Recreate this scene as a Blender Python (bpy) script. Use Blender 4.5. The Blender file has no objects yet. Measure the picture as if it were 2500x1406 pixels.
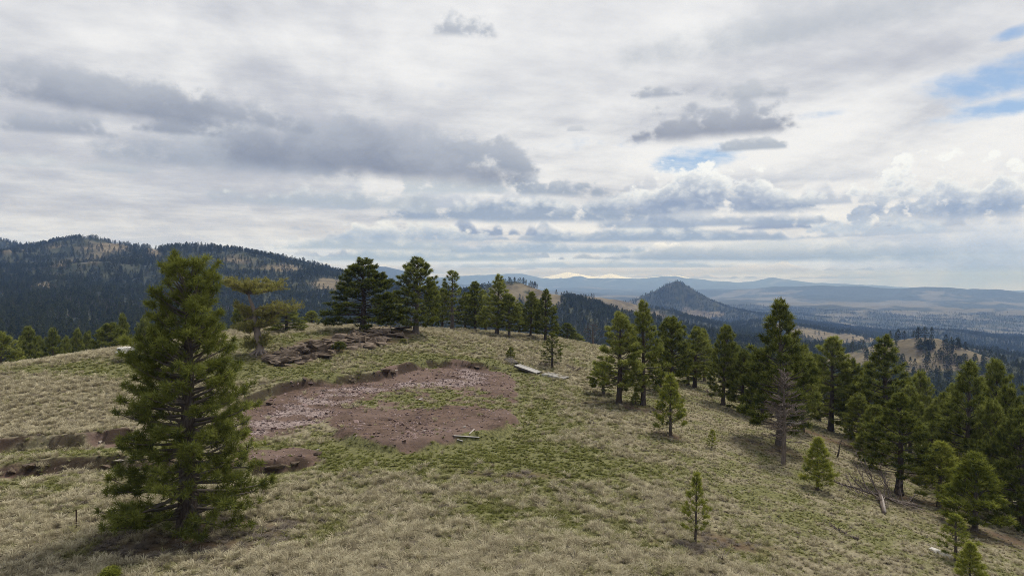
import bpy, math, random
import numpy as np
from mathutils import Vector

# ------------------------------------------------------------------ camera
PW, PH, FOC = 2500.0, 1406.0, 1700.0          # photograph size and focal length in its pixels
CXP, CYP, HOR = 1250.0, 703.0, 690.0          # centre and horizon row
CAM = np.array([0.0, 0.0, 10.0])
PITCH = math.atan((CYP - HOR) / FOC)
scene = bpy.context.scene
col = scene.collection
cam_data = bpy.data.cameras.new("camera")
cam_data.sensor_width = 36.0
cam_data.lens = 36.0 * FOC / PW
cam_data.clip_start = 0.5
cam_data.clip_end = 60000.0
cam = bpy.data.objects.new("camera", cam_data)
col.objects.link(cam)
cam.location = CAM
cam.rotation_euler = (math.pi / 2 - PITCH, 0, 0)
scene.camera = cam

# ------------------------------------------------------------------ node helper
class NB:
    """small expression builder for shader node trees"""
    def __init__(self, tree):
        self.t = tree
    def node(self, typ, **kw):
        n = self.t.nodes.new(typ)
        for k, v in kw.items():
            setattr(n, k, v)
        return n
    def set(self, sock, v):
        if isinstance(v, X):
            self.t.links.new(v.s, sock)
        elif isinstance(v, bpy.types.NodeSocket):
            self.t.links.new(v, sock)
        elif isinstance(v, (tuple, list)) and len(v) == 3 and sock.type == 'RGBA':
            sock.default_value = (*v, 1.0)
        else:
            sock.default_value = v
    def m(self, op, a, b=None, c=None, clamp=False):
        n = self.node('ShaderNodeMath', operation=op, use_clamp=clamp)
        self.set(n.inputs[0], a)
        if b is not None: self.set(n.inputs[1], b)
        if c is not None: self.set(n.inputs[2], c)
        return X(self, n.outputs[0])
    def mix(self, f, a, b):
        n = self.node('ShaderNodeMix', data_type='RGBA', clamp_factor=True)
        self.set(n.inputs[0], f); self.set(n.inputs[6], a); self.set(n.inputs[7], b)
        return X(self, n.outputs[2])
    def smooth(self, x, lo, hi, a=0.0, b=1.0):
        n = self.node('ShaderNodeMapRange', interpolation_type='SMOOTHSTEP')
        self.set(n.inputs[0], x); self.set(n.inputs[1], lo); self.set(n.inputs[2], hi)
        n.inputs[3].default_value = a; n.inputs[4].default_value = b
        return X(self, n.outputs[0])
    def lin(self, x, lo, hi, a=0.0, b=1.0):
        n = self.node('ShaderNodeMapRange')
        self.set(n.inputs[0], x); n.inputs[1].default_value = lo; n.inputs[2].default_value = hi
        n.inputs[3].default_value = a; n.inputs[4].default_value = b
        return X(self, n.outputs[0])
    def xyz(self, x, y, z=0.0):
        n = self.node('ShaderNodeCombineXYZ')
        for i, v in enumerate((x, y, z)): self.set(n.inputs[i], v)
        return X(self, n.outputs[0])
    def noise(self, vec, scale, detail=4.0, rough=0.5, dist=0.0, lac=2.0, dims='3D'):
        n = self.node('ShaderNodeTexNoise', noise_dimensions=dims)
        if vec is not None: self.set(n.inputs['Vector'], vec)
        n.inputs['Scale'].default_value = scale; n.inputs['Detail'].default_value = detail
        n.inputs['Roughness'].default_value = rough; n.inputs['Distortion'].default_value = dist
        n.inputs['Lacunarity'].default_value = lac
        return X(self, n.outputs[0])
    def voro(self, vec, scale, detail=0.0, rough=0.5, feature='F1', rand=1.0, smooth=None, out=0):
        n = self.node('ShaderNodeTexVoronoi', feature=feature)
        if vec is not None: self.set(n.inputs['Vector'], vec)
        n.inputs['Scale'].default_value = scale
        if 'Detail' in n.inputs: n.inputs['Detail'].default_value = detail
        if 'Roughness' in n.inputs: n.inputs['Roughness'].default_value = rough
        n.inputs['Randomness'].default_value = rand
        if smooth is not None: n.inputs['Smoothness'].default_value = smooth
        return X(self, n.outputs[out])
    def attr(self, name, kind='GEOMETRY', out=2):
        n = self.node('ShaderNodeAttribute', attribute_name=name, attribute_type=kind)
        return X(self, n.outputs[out])
class X:
    def __init__(self, nb, s): self.nb, self.s = nb, s
    def __add__(self, o): return self.nb.m('ADD', self, o)
    __radd__ = __add__
    def __sub__(self, o): return self.nb.m('SUBTRACT', self, o)
    def __rsub__(self, o): return self.nb.m('SUBTRACT', o, self)
    def __mul__(self, o): return self.nb.m('MULTIPLY', self, o)
    __rmul__ = __mul__
    def __truediv__(self, o): return self.nb.m('DIVIDE', self, o)
    def max(self, o): return self.nb.m('MAXIMUM', self, o)
    def min(self, o): return self.nb.m('MINIMUM', self, o)
    def clamp(self): return self.nb.m('ADD', self, 0.0, clamp=True)

# ------------------------------------------------------------------ sky
SUN_EL, SUN_AZ = math.radians(58), math.radians(40)      # azimuth from +Y towards +X
world = bpy.data.worlds.new("World")
scene.world = world
world.use_nodes = True
wt = world.node_tree
wt.nodes.clear()
nb = NB(wt)
wout = nb.node('ShaderNodeOutputWorld')
BGS = 0.1
CK = 0.39                                       # cloud brightness against the exposure below
sky = nb.node('ShaderNodeTexSky', sky_type='NISHITA')
sky.sun_disc = False
sky.sun_elevation = SUN_EL
sky.sun_rotation = SUN_AZ
sky.air_density = 1.0
sky.dust_density = 0.6
sky.altitude = 1800
def build_clouds():
    tc = nb.node('ShaderNodeTexCoord')
    sep = nb.node('ShaderNodeSeparateXYZ')
    wt.links.new(tc.outputs['Generated'], sep.inputs[0])
    dx, dy, dz = (X(nb, sep.outputs[i]) for i in range(3))
    U = nb.m('ARCTAN2', dx, dy) * FOC
    V = nb.m('ARCSINE', dz) * FOC
    UV = nb.xyz(U, V, 0.0)
    def uv(px, py):
        a = math.atan((px - CXP) / FOC)
        return a * FOC, math.atan((HOR - py) / FOC * math.cos(a)) * FOC
    def ell(px, py, w, h, tilt=0.0):          # local coordinates of an ellipse on the dome
        u0, v0 = uv(px, py)
        n = nb.node('ShaderNodeMapping', vector_type='TEXTURE')
        nb.set(n.inputs[0], UV)
        n.inputs[1].default_value = (u0, v0, 0)
        n.inputs[2].default_value = (0, 0, math.atan(tilt))
        n.inputs[3].default_value = (w, h, 1)
        return X(nb, n.outputs[0])
    def dot(q):
        n = nb.node('ShaderNodeVectorMath', operation='DOT_PRODUCT')
        nb.set(n.inputs[0], q); nb.set(n.inputs[1], q)
        return X(nb, n.outputs['Value'])
    def ycomp(q):
        n = nb.node('ShaderNodeSeparateXYZ')
        nb.set(n.inputs[0], q)
        return X(nb, n.outputs[1])
    def madd(a, k, b): return nb.m('MULTIPLY_ADD', a, k, b)
    def backg(c):
        n = nb.node('ShaderNodeBackground')
        n.inputs['Strength'].default_value = BGS * CK
        nb.set(n.inputs['Color'], c)
        return n.outputs[0]
    def branch(f, a, b):                      # f is exactly 0 or 1
        n = nb.node('ShaderNodeMixShader')
        nb.set(n.inputs[0], f); wt.links.new(a, n.inputs[1]); wt.links.new(b, n.inputs[2])
        return n.outputs[0]
    # high cloud sheet in perspective
    zz = dz.max(0.0) + 0.10
    shx, shy = dx / zz, dy / zz
    n_sheet = nb.noise(nb.xyz(shx + shy * 0.25, shy * 0.62 - shx * 0.15, 3.7), 1.15, 5.0, 0.56, 0.3)
    n_wisp = nb.noise(nb.xyz(shx * 0.9 + shy * 0.5, shy * 1.5 - shx * 0.55, 9.1), 2.6, 6.0, 0.6)
    nw = (n_wisp - 0.5) * 2.0
    sh = (n_sheet - 0.5) * 2.6 + nw * 0.55 + nb.lin(U, -1000, 1100, 0.34, 0.88) + nb.smooth(V, 40, 420, 0.10, 0.0)
    c0 = nb.mix(nb.smooth(sh, -0.10, 1.15), (5.3, 5.55, 6.3), (9.6, 9.65, 9.8))
    nish = nb.mix(0.45, sky.outputs[0], (4.2, 6.3, 9.6))
    # ------- the sky beyond the mapped clouds: the same sheet with grey banks and thin places
    bank = nb.smooth(n_sheet * 0.6 + n_wisp * 0.4, 0.56, 0.36)
    c_out = nb.mix(bank * 0.75, c0, (3.9, 4.0, 4.6))
    c_out = nb.mix(nb.smooth(n_sheet, 0.66, 0.78) * 0.6, c_out, nish)
    c_out = nb.mix(nb.smooth(V, 120, 0) * 0.7, c_out, (7.4, 9.2, 14.5))
    s_out = backg(c_out)
    # ------- the sky ahead
    iso = nb.xyz(madd(nw, 0.10, U * 0.0085), V * 0.0112, 1.3)
    n_p = nb.noise(iso, 1.0, 9.0, 0.64)
    n_p2 = nb.noise(nb.xyz(madd(nw, 0.10, U * 0.0085 + 0.05), V * 0.0112 + 0.11, 1.3), 1.0, 5.0, 0.60)
    bil = nb.voro(nb.xyz(U * 0.019 + n_p * 0.9, V * 0.024 + n_p * 0.7, 0.5), 1.0, 2.0, 0.55, out=0)
    puff = 0.46 - bil
    relief = (n_p - n_p2) * 2.0 + puff * 0.62
    pn = (n_p - 0.5) * 2.1 + puff * 0.62
    hole = None
    for (px, py, w, h, t, k) in [(2450, 195, 200, 50, .16, 1.0), (2450, 262, 170, 28, .12, .9), (1700, 392, 110, 42, .10, .95),
                                 (2010, 278, 80, 14, .05, .7), (1310, 212, 300, 26, .05, .35), (1500, 345, 200, 20, 0.02, .3),
                                 (2490, 75, 60, 16, .2, .8)]:
        e = (1.15 - dot(ell(px, py, w, h, t))) * k
        hole = e if hole is None else hole.max(e)
    hole = nb.smooth(nw * 1.1 + pn * 0.55 + hole, 0.1, 1.15)
    c0 = nb.mix(hole * 0.95, c0, nish)
    st = nb.noise(nb.xyz(U * 0.0016, V * 0.017 + U * 0.0009, 4.4), 1.0, 4.0, 0.55)
    c0 = nb.mix(nb.smooth(st, 0.47, 0.66) * nb.smooth(V, 330, 120) * nb.smooth(U, 200, -500) * 0.6, c0, (5.3, 5.45, 6.1))
    c0 = nb.mix(nb.smooth(V, 120, 0) * 0.7, c0, (7.8, 9.8, 13.8))
    n_s = nb.noise(nb.xyz(madd(nw, 0.16, U * 0.0048), V * 0.0082, 6.6), 1.0, 7.0, 0.57)
    pns = (n_s - 0.5) * 1.6 + (n_p - 0.5) * 1.9 + puff * 0.22
    RLs = (n_s - 0.5) * 1.1 + (n_p - n_p2) * 0.5
    NA = {}
    def na(a, grey):
        if (a, grey) not in NA: NA[(a, grey)] = madd(pns if grey else pn, a, 1.0)
        return NA[(a, grey)]
    base_n = pn * 0.07
    RL = relief * 0.9
    GB, GT = (2.75, 2.95, 3.75), (5.3, 5.55, 6.35)         # grey cloud
    LB = (5.4, 5.7, 6.5)
    L = [(1600, 672, 640, 620, LB, (9.8, 9.7, 9.7), .55, .9, 0, .85),
         (980, 668, 642, 420, LB, (9.6, 9.5, 9.6), .5, .9, 0, .8),
         (1400, 655, 632, 420, (4.2, 5.1, 6.8), (9.2, 9.2, 9.5), .5, 1.0, 0, .9),
         (2430, 715, 470, 520, (3.5, 4.5, 7.2), (4.9, 5.9, 8.2), 1.1, .6, 0, .95),
         (2050, 640, 575, 330, (3.7, 4.5, 6.2), (6.2, 6.8, 8.0), .8, .8, -.02, .9),
         (1080, 640, 605, 330, (4.4, 5.2, 6.7), (8.6, 8.8, 9.2), .5, 1.0, 0, .9),
         (1750, 638, 585, 330, (3.3, 4.0, 5.7), (7.2, 7.6, 8.5), .6, .9, 0, .95),
         (1330, 620, 582, 290, (4.0, 4.8, 6.5), (9.2, 9.3, 9.6), .45, 1.1, 0, .95),
         (900, 612, 570, 260, (4.6, 5.3, 6.6), (9.0, 9.1, 9.4), .5, 1.1, 0, .9),
         (1560, 592, 545, 330, (3.6, 4.3, 5.9), (9.2, 9.3, 9.6), .45, 1.1, 0, .95),
         (985, 592, 512, 250, (4.2, 4.9, 6.5), (10.2, 10.1, 10.1), .39, 1.25, 0, .97),
         (2120, 572, 492, 190, (5.2, 5.9, 7.6), (10.6, 10.5, 10.5), .39, 1.3, 0, .97),
         (1260, 545, 474, 420, (3.5, 4.1, 5.5), (9.2, 9.2, 9.5), .45, 1.15, -.01, .95),
         (1700, 556, 518, 330, (3.9, 4.5, 6.0), (8.4, 8.5, 9.1), .5, 1.0, 0, .9),
         (860, 512, 440, 330, (4.9, 5.3, 6.2), (9.2, 9.2, 9.4), .5, 1.1, -.02, .85),
         (1120, 475, 400, 250, (6.2, 6.5, 7.2), (10.2, 10.1, 10.1), .45, 1.3, .02, .92),
         (1370, 482, 405, 175, (4.1, 4.5, 5.5), (7.4, 7.5, 8.0), .45, 1.2, -.04, .95),
         (2470, 525, 385, 200, (3.6, 4.3, 6.0), (9.6, 9.6, 9.9), .35, 1.3, 0, .97),
         (2290, 540, 335, 250, (3.3, 4.0, 5.8), (10.6, 10.5, 10.5), .3, 1.35, 0, .98),
         (1890, 518, 430, 160, (3.4, 4.0, 5.5), (9.2, 9.3, 9.6), .35, 1.2, 0, .97),
         (1720, 525, 375, 260, (3.2, 3.8, 5.4), (10.6, 10.5, 10.5), .3, 1.3, 0, .98),
         (1840, 368, 330, 105, (4.6, 4.9, 5.7), (7.4, 7.5, 8.0), .45, 1.1, 0, .9),
         (1735, 338, 228, 225, (3.2, 3.35, 4.1), (5.3, 5.5, 6.2), .55, 1.0, .02, .95),
         (1630, 238, 192, 100, (4.3, 4.5, 5.3), (5.8, 6.0, 6.6), .55, 1.2, .02, .85),
         (1820, 245, 180, 110, (4.5, 4.7, 5.4), (6.4, 6.5, 7.0), .6, 1.1, 0, .85),
         (1410, 322, 304, 36, (4.8, 5.0, 5.8), (6.4, 6.5, 7.0), .6, 1.1, 0, .6),
         (1900, 120, -40, 430, (5.0, 5.2, 5.9), (6.1, 6.3, 6.9), 1.3, .9, .05, .8),
         (1125, 92, 5, 125, (4.5, 4.7, 5.5), (6.0, 6.2, 6.8), .7, 1.3, -.05, .85),
         (100, 410, 370, 250, (5.3, 5.6, 6.4), (7.2, 7.4, 7.8), .8, 1.0, 0, .7),
         (130, 328, 258, 140, (3.9, 4.1, 4.9), (5.6, 5.8, 6.5), .6, 1.0, .04, .95),
         (600, 425, 265, 340, (3.8, 4.1, 5.0), (6.6, 6.8, 7.4), .7, 1.1, -.03, .9),
         (900, 435, 255, 425, GB, GT, .54, .80, -.06, .97),
         (1215, 418, 320, 155, (3.5, 3.8, 4.7), (5.6, 5.8, 6.5), .55, 1.0, -.12, .9),
         (440, 330, 272, 110, (3.6, 3.8, 4.6), (5.4, 5.6, 6.3), .6, 1.0, 0, .95),
         (600, 305, 220, 255, (3.6, 3.8, 4.6), (5.6, 5.8, 6.5), .65, 1.0, -.12, .9),
         (270, 285, 150, 305, (3.2, 3.4, 4.2), (5.3, 5.5, 6.2), .65, .9, -.05, .96)]
    # rows of far cumulus above the horizon: flat blue bases, white heads
    n_big = nb.noise(nb.xyz(U * 0.0021, 2.2, 0.0), 1.0, 3.0, 0.55)
    def rows(k, phase, seed, cov, cb_, ct_, op, c):
        Vd = V + (n_big - 0.5) * (34.0 if seed < 10 else -40.0)
        r = nb.m('LOGARITHM', (Vd + 17.0).max(3.0) / 17.0, math.e) * k + phase
        i = nb.m('FLOOR', r)
        t = r - i
        n = nb.noise(nb.xyz(U * (0.0135 - 0.0014 * i), i * 3.71 + seed, 0.3), 1.0, 3.0, 0.6)
        T = madd(pn, 0.30, (n - cov) * 3.6)
        al = nb.smooth(T - t, 0.0, 0.16) * nb.smooth(t + base_n, 0.0, 0.10, 0.0, op)
        g = nb.smooth(t + RL * 0.8 + nb.smooth(T - t, 0.35, 0.0) * 0.35, -0.05, 0.85)
        return nb.mix(al * rowenv, c, nb.mix(g, cb_, ct_))
    rowenv = nb.smooth(V, 285, 150) * nb.smooth(U, -620, -330, 0.12, 1.0) * nb.smooth(U, 1050, 620, 0.35, 1.0) * nb.smooth(V, -5, 12)
    c0 = rows(2.1, 0.0, 1.7, .34, (4.4, 5.1, 6.5), (10.8, 10.8, 10.8), .95, c0)
    c0 = rows(1.75, 0.45, 23.1, .42, (3.2, 3.9, 5.5), (10.6, 10.6, 10.7), .97, c0)
    # one cloud as a node group: local ellipse, noisy edge, flat base, base-to-head shading
    def cloud_group(name, rim):
        g = bpy.data.node_groups.new(name, 'ShaderNodeTree')
        I = g.interface
        for n_, t_ in (('Sky', 'Color'), ('UV', 'Vector'), ('Loc', 'Vector'), ('Rot', 'Vector'), ('Size', 'Vector'), ('Noise', 'Float'), ('BaseN', 'Float'), ('Relief', 'Float'),
                       ('Soft', 'Float'), ('Opacity', 'Float'), ('BaseCol', 'Color'), ('TopCol', 'Color')):
            I.new_socket(name=n_, in_out='INPUT', socket_type='NodeSocket' + t_)
        I.new_socket(name='Color', in_out='OUTPUT', socket_type='NodeSocketColor')
        h = NB(g)
        gi = h.node('NodeGroupInput'); go = h.node('NodeGroupOutput')
        i_ = {o.name: X(h, o) for o in gi.outputs if o.name}
        mp = h.node('ShaderNodeMapping', vector_type='TEXTURE')
        for k, n_ in enumerate(('UV', 'Loc', 'Rot', 'Size')): h.set(mp.inputs[k], i_[n_])
        vm = h.node('ShaderNodeVectorMath', operation='DOT_PRODUCT')
        g.links.new(mp.outputs[0], vm.inputs[0]); g.links.new(mp.outputs[0], vm.inputs[1])
        sp = h.node('ShaderNodeSeparateXYZ'); g.links.new(mp.outputs[0], sp.inputs[0])
        v = X(h, sp.outputs[1])
        d = i_['Noise'] - X(h, vm.outputs['Value'])
        al = h.smooth(d, 0.0, i_['Soft']) * h.smooth(v + i_['BaseN'], -0.10, 0.15) * i_['Opacity']
        if rim: q = h.smooth(v * 1.0 + i_['Relief'] + h.smooth(d, 0.6, 0.05) * h.smooth(v, 0.05, 0.4) * 0.6, -0.30, 0.95)
        else: q = h.smooth(v + i_['Relief'], -0.05, 0.90)
        cc = h.mix(al, i_['Sky'], h.mix(q, i_['BaseCol'], i_['TopCol']))
        g.links.new(cc.s, go.inputs[0])
        return g
    GR = (cloud_group('grey_cloud', False), cloud_group('heaped_cloud', True))
    def compose(lo, hi):
        c = c0
        for (px, pb, pt, w, cb_, ct_, soft, amp, tilt, op) in L:
            u0, vb = uv(px, pb)
            ext = w * (1 + amp * .55)
            if u0 + ext < lo or u0 - ext > hi: continue
            _, vt = uv(px, pt)
            n = nb.node('ShaderNodeGroup')
            n.node_tree = GR[1 if soft < .4 else 0]
            for k, val in enumerate((c, UV, (u0, vb, 0), (0, 0, math.atan(tilt)), (w, vt - vb, 1), na(amp, soft >= .4 and w >= 260), base_n, RLs if soft >= .54 else RL, soft, op, (cb_[0] * .95, cb_[1], cb_[2], 1), (ct_[0] * .97, ct_[1], ct_[2], 1))):
                nb.set(n.inputs[k], val)
            c = X(nb, n.outputs[0])
        n = nb.node('ShaderNodeMix', data_type='RGBA', blend_type='MULTIPLY')        # bluer sky low down, offsets the yellowing by the haze
        nb.set(n.inputs[0], nb.smooth(V, 60, 0)); nb.set(n.inputs[6], c); n.inputs[7].default_value = (0.92, 0.91, 1.32, 1.0)
        return backg(X(nb, n.outputs[2]))
    cuts = [-5000, -420, 130, 600, 5000]
    secs = [compose(cuts[i], cuts[i + 1]) for i in range(4)]
    s = secs[0]
    for i in range(1, 4):
        s = branch(nb.m('GREATER_THAN', U, float(cuts[i])), s, secs[i])
    ahead = nb.m('LESS_THAN', nb.m('ABSOLUTE', U), 1500.0) * nb.m('LESS_THAN', V, 1000.0)
    s = branch(ahead, s_out, s)
    s = branch(nb.m('LESS_THAN', V, -40.0), s, backg((3.0, 3.2, 3.4)))
    wt.links.new(s, wout.inputs[0])
build_clouds()
world.cycles.sampling_method = 'MANUAL'
world.cycles.sample_map_resolution = 512

# ------------------------------------------------------------------ sun (veiled by cloud)
sun_data = bpy.data.lights.new("sun", 'SUN')
sun_data.energy = 1.5
sun_data.angle = math.radians(14)
sun_data.color = (1.0, 0.95, 0.87)
sun = bpy.data.objects.new("sun", sun_data)
col.objects.link(sun)
sd = Vector((math.sin(SUN_AZ) * math.cos(SUN_EL), math.cos(SUN_AZ) * math.cos(SUN_EL), math.sin(SUN_EL)))
sun.rotation_euler = sd.to_track_quat('Z', 'Y').to_euler()
sun.location = (0, 0, 200)

# ------------------------------------------------------------------ exposure and sampling
vs = scene.view_settings
vs.view_transform = 'Standard'
vs.look = 'None'
vs.exposure = 1.26
vs.gamma = 1.0
vs.use_curve_mapping = False
scene.cycles.max_bounces = 4
scene.cycles.diffuse_bounces = 2
scene.cycles.glossy_bounces = 1
scene.cycles.transmission_bounces = 2
scene.cycles.transparent_max_bounces = 4
scene.cycles.volume_bounces = 0
scene.cycles.use_denoising = True
scene.cycles.pixel_filter_type = 'BLACKMAN_HARRIS'
scene.cycles.filter_width = 0.9
scene.cycles.denoising_prefilter = 'NONE'

# ------------------------------------------------------------------ numpy helpers
rng = np.random.default_rng(7)
random.seed(7)
_pr = np.random.default_rng(3)
_PERM = np.concatenate([_pr.permutation(1024)] * 2).astype(np.int32)
_GC = np.cos(np.arange(1024) * 2 * math.pi / 1024).astype(np.float32); _GS = np.sin(np.arange(1024) * 2 * math.pi / 1024).astype(np.float32)
def perlin(x, y, seed=0):
    x = np.asarray(x, float); y = np.asarray(y, float)
    xf = np.floor(x); yf = np.floor(y)
    fx = (x - xf).astype(np.float32); fy = (y - yf).astype(np.float32)
    ix = (xf.astype(np.int64) & 1023).astype(np.int32); iy = ((yf.astype(np.int64) + seed * 37) & 1023).astype(np.int32)
    u = fx * fx * fx * (fx * (fx * 6 - 15) + 10); v = fy * fy * fy * (fy * (fy * 6 - 15) + 10)
    a0 = _PERM[ix]; a1 = _PERM[ix + 1]
    def g(a, j):
        h = _PERM[(a + iy + j) & 1023]
        return _GC[h], _GS[h]
    c, s = g(a0, 0); n00 = c * fx + s * fy
    c, s = g(a1, 0); n10 = c * (fx - 1) + s * fy
    c, s = g(a0, 1); n01 = c * fx + s * (fy - 1)
    c, s = g(a1, 1); n11 = c * (fx - 1) + s * (fy - 1)
    a = n00 + (n10 - n00) * u
    b = n01 + (n11 - n01) * u
    return (a + (b - a) * v) * 1.5
def fbm(x, y, octv=4, seed=0, gain=0.5, lac=2.03):
    s = 0.0; amp = 1.0; t = 0.0
    for i in range(octv):
        s = s + perlin(x, y, seed + i * 31) * amp
        t += amp; amp *= gain
        x = x * lac + 13.7; y = y * lac - 7.1
    return s / t
def ridged(x, y, octv=4, seed=0):
    s = 0.0; amp = 1.0; t = 0.0
    for i in range(octv):
        s = s + (1 - 2 * np.abs(perlin(x, y, seed + i * 17))) * amp
        t += amp; amp *= 0.5; x = x * 2.07 + 3.1; y = y * 2.07 - 9.2
    return s / t
def sstep(x, a, b):
    t = np.clip((x - a) / (b - a), 0, 1)
    return t * t * (3 - 2 * t)
CP, SP = math.cos(PITCH), math.sin(PITCH)
def ray(px, py):
    a = (px - CXP) / FOC; b = -(py - CYP) / FOC
    d = np.array([a, CP + b * SP, -SP + b * CP])
    return d / d[1]
def P(px, py, d):
    return CAM + ray(px, py) * d
def project(x, y, z):
    zz = z - CAM[2]
    w = y * CP - zz * SP
    up = y * SP + zz * CP
    return CXP + FOC * x / w, CYP - FOC * up / w
def seg_dist(x, y, pts):
    """distance to a polyline, parameter value interpolated along it, signed side (left of travel +)"""
    best = np.full(x.shape, 1e18); val = np.zeros(x.shape); sgn = np.zeros(x.shape); tt = np.zeros(x.shape)
    n = len(pts) - 1
    for i in range(n):
        a, b = pts[i], pts[i + 1]
        ex, ey = b[0] - a[0], b[1] - a[1]
        L2 = ex * ex + ey * ey + 1e-12
        t = np.clip(((x - a[0]) * ex + (y - a[1]) * ey) / L2, 0, 1)
        dx, dy = x - (a[0] + t * ex), y - (a[1] + t * ey)
        d = dx * dx + dy * dy
        m = d < best
        best = np.where(m, d, best)
        if len(a) > 2: val = np.where(m, a[2] + t * (b[2] - a[2]), val)
        sgn = np.where(m, np.sign(ex * (y - a[1]) - ey * (x - a[0])), sgn)
        tt = np.where(m, (i + t) / n, tt)
    return np.sqrt(best), val, sgn, tt
def in_poly(x, y, poly):
    c = np.zeros(x.shape, bool)
    j = len(poly) - 1
    for i in range(len(poly)):
        xi, yi = poly[i][:2]; xj, yj = poly[j][:2]
        with np.errstate(divide='ignore', invalid='ignore'):
            k = ((yi > y) != (yj > y)) & (x < (xj - xi) * (y - yi) / (yj - yi + 1e-12) + xi)
        c ^= k
        j = i
    return c
def poly_soft(x, y, poly, w):
    """signed distance to a polygon as a soft mask of edge width w"""
    pts = [(p[0], p[1]) for p in poly] + [(poly[0][0], poly[0][1])]
    d, _, _, _ = seg_dist(x, y, pts)
    s = np.where(in_poly(x, y, poly), d, -d)
    return sstep(s, -w, w)

# ------------------------------------------------------------------ terrain: the hilltop (control points: photo column, row, metres away)
CTRL = [(0,1406,22.8),(460,1303,27),(900,1406,23),(1250,1406,23.5),(1700,1320,29),(2000,1406,27.5),(2330,1365,32),(2500,1406,31),
        (0,1150,35.5),(0,1082,40),(200,1120,37.2),(250,1000,48),(0,900,62),(120,882,65),(300,850,73),(420,868,68),(560,870,66),(635,860,67.5),
        (660,897,62),(700,838,67.5),(850,850,70.5),(850,808,76),(985,797,80),(1000,828,77),(560,815,92),(700,803,97),(820,801,98),(920,802,90),
        (1015,812,84),(1105,806,98),(1240,821,95),(1330,826,97),(1440,851,95),(1340,897,72),(1330,912,68),(1100,880,70),(1100,925,63),
        (700,930,57),(800,965,54),(1000,1000,50),(1000,1085,40),(800,1150,35),(1250,1200,32.5),(600,1060,43),(640,1145,35.5),(1250,1000,50.5),
        (1500,985,56),(1637,1065,47),(1910,1132,46),(1995,1195,41),(2195,1207,45),(2200,1245,40),(1700,960,69),(1890,1030,62),(2060,1064,64),
        (2300,1180,53),(2460,1275,45),(1600,920,78),(700,815,82),(800,806,87),(620,822,84),(900,806,82)]
cpts = [tuple(P(*c)) for c in CTRL]
C0 = CAM[2]
cpts += [(-8,4,C0-10.0),(8,4,C0-10.6),(-20,10,C0-9.4),(20,12,C0-13.2),(-40,30,C0-8.6),(45,28,C0-18.5),(-70,50,C0-10.5),(70,50,C0-27),
         (-62,86,C0-15.5),(-40,100,C0-13.5),(-25,112,C0-9.5),(-90,100,C0-24),(-60,130,C0-22),(-20,135,C0-16),(10,125,C0-11.5),(20,145,C0-18),
         (40,110,C0-17),(60,95,C0-24.5),(48,66,C0-20.5),(46,52,C0-19.5),(90,90,C0-35),(50,150,C0-27),(0,190,C0-28),(-60,190,C0-31),(70,190,C0-38),(-120,60,C0-20),(120,60,C0-42)]
cpts = np.array(cpts)
def _tps(r2): return np.where(r2 > 1e-12, r2 * np.log(r2 + 1e-12) * 0.5, 0.0)
def tps_fit(pts, lam=2.0):
    n = len(pts); s = 30.0
    q = pts[:, :2] / s
    K = _tps(((q[:, None] - q[None]) ** 2).sum(-1)) + np.eye(n) * lam * 1e-2
    Pm = np.hstack([np.ones((n, 1)), q])
    A = np.zeros((n + 3, n + 3)); A[:n, :n] = K; A[:n, n:] = Pm; A[n:, :n] = Pm.T
    w = np.linalg.solve(A, np.concatenate([pts[:, 2], np.zeros(3)]))
    def f(x, y):
        x = np.asarray(x, float) / s; y = np.asarray(y, float) / s
        out = w[n] + w[n + 1] * x + w[n + 2] * y
        for i in range(n):
            out = out + w[i] * _tps((x - q[i, 0]) ** 2 + (y - q[i, 1]) ** 2)
        return out
    return f
tps = tps_fit(cpts)

# far relief: a base level by bearing and distance, plus ridges traced as crest lines at their own distances
BR = np.log(np.array([120., 200, 400, 800, 1500, 3000, 6000, 12000, 30000]))
BA = np.array([math.atan((p - CXP) / FOC) for p in (-700, 0, 600, 1250, 1800, 2500, 3200)])
BZ = np.array([[-25,-32,-45,-30,0,0,-50,-100,-200],[-24,-32,-45,-30,0,0,-50,-100,-200],[-20,-30,-50,-45,-10,-20,-60,-150,-200],
               [-16,-28,-60,-78,-95,-125,-165,-200,-200],[-24,-36,-62,-98,-142,-182,-215,-220,-220],
               [-34,-48,-72,-112,-152,-192,-232,-230,-230],[-34,-48,-72,-112,-152,-192,-232,-230,-230]], float)
def base_level(x, y):
    r = np.log(np.hypot(x, y) + 1e-6); a = np.arctan2(x, np.maximum(y, 1e-6))
    fi = np.interp(a, BA, np.arange(len(BA))); fj = np.interp(r, BR, np.arange(len(BR)))
    i = np.clip(fi.astype(int), 0, len(BA) - 2); j = np.clip(fj.astype(int), 0, len(BR) - 2)
    u = fi - i; v = fj - j
    u = u * u * (3 - 2 * u)
    return (BZ[i, j] * (1 - u) * (1 - v) + BZ[i + 1, j] * u * (1 - v) + BZ[i, j + 1] * (1 - u) * v + BZ[i + 1, j + 1] * u * v)
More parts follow.
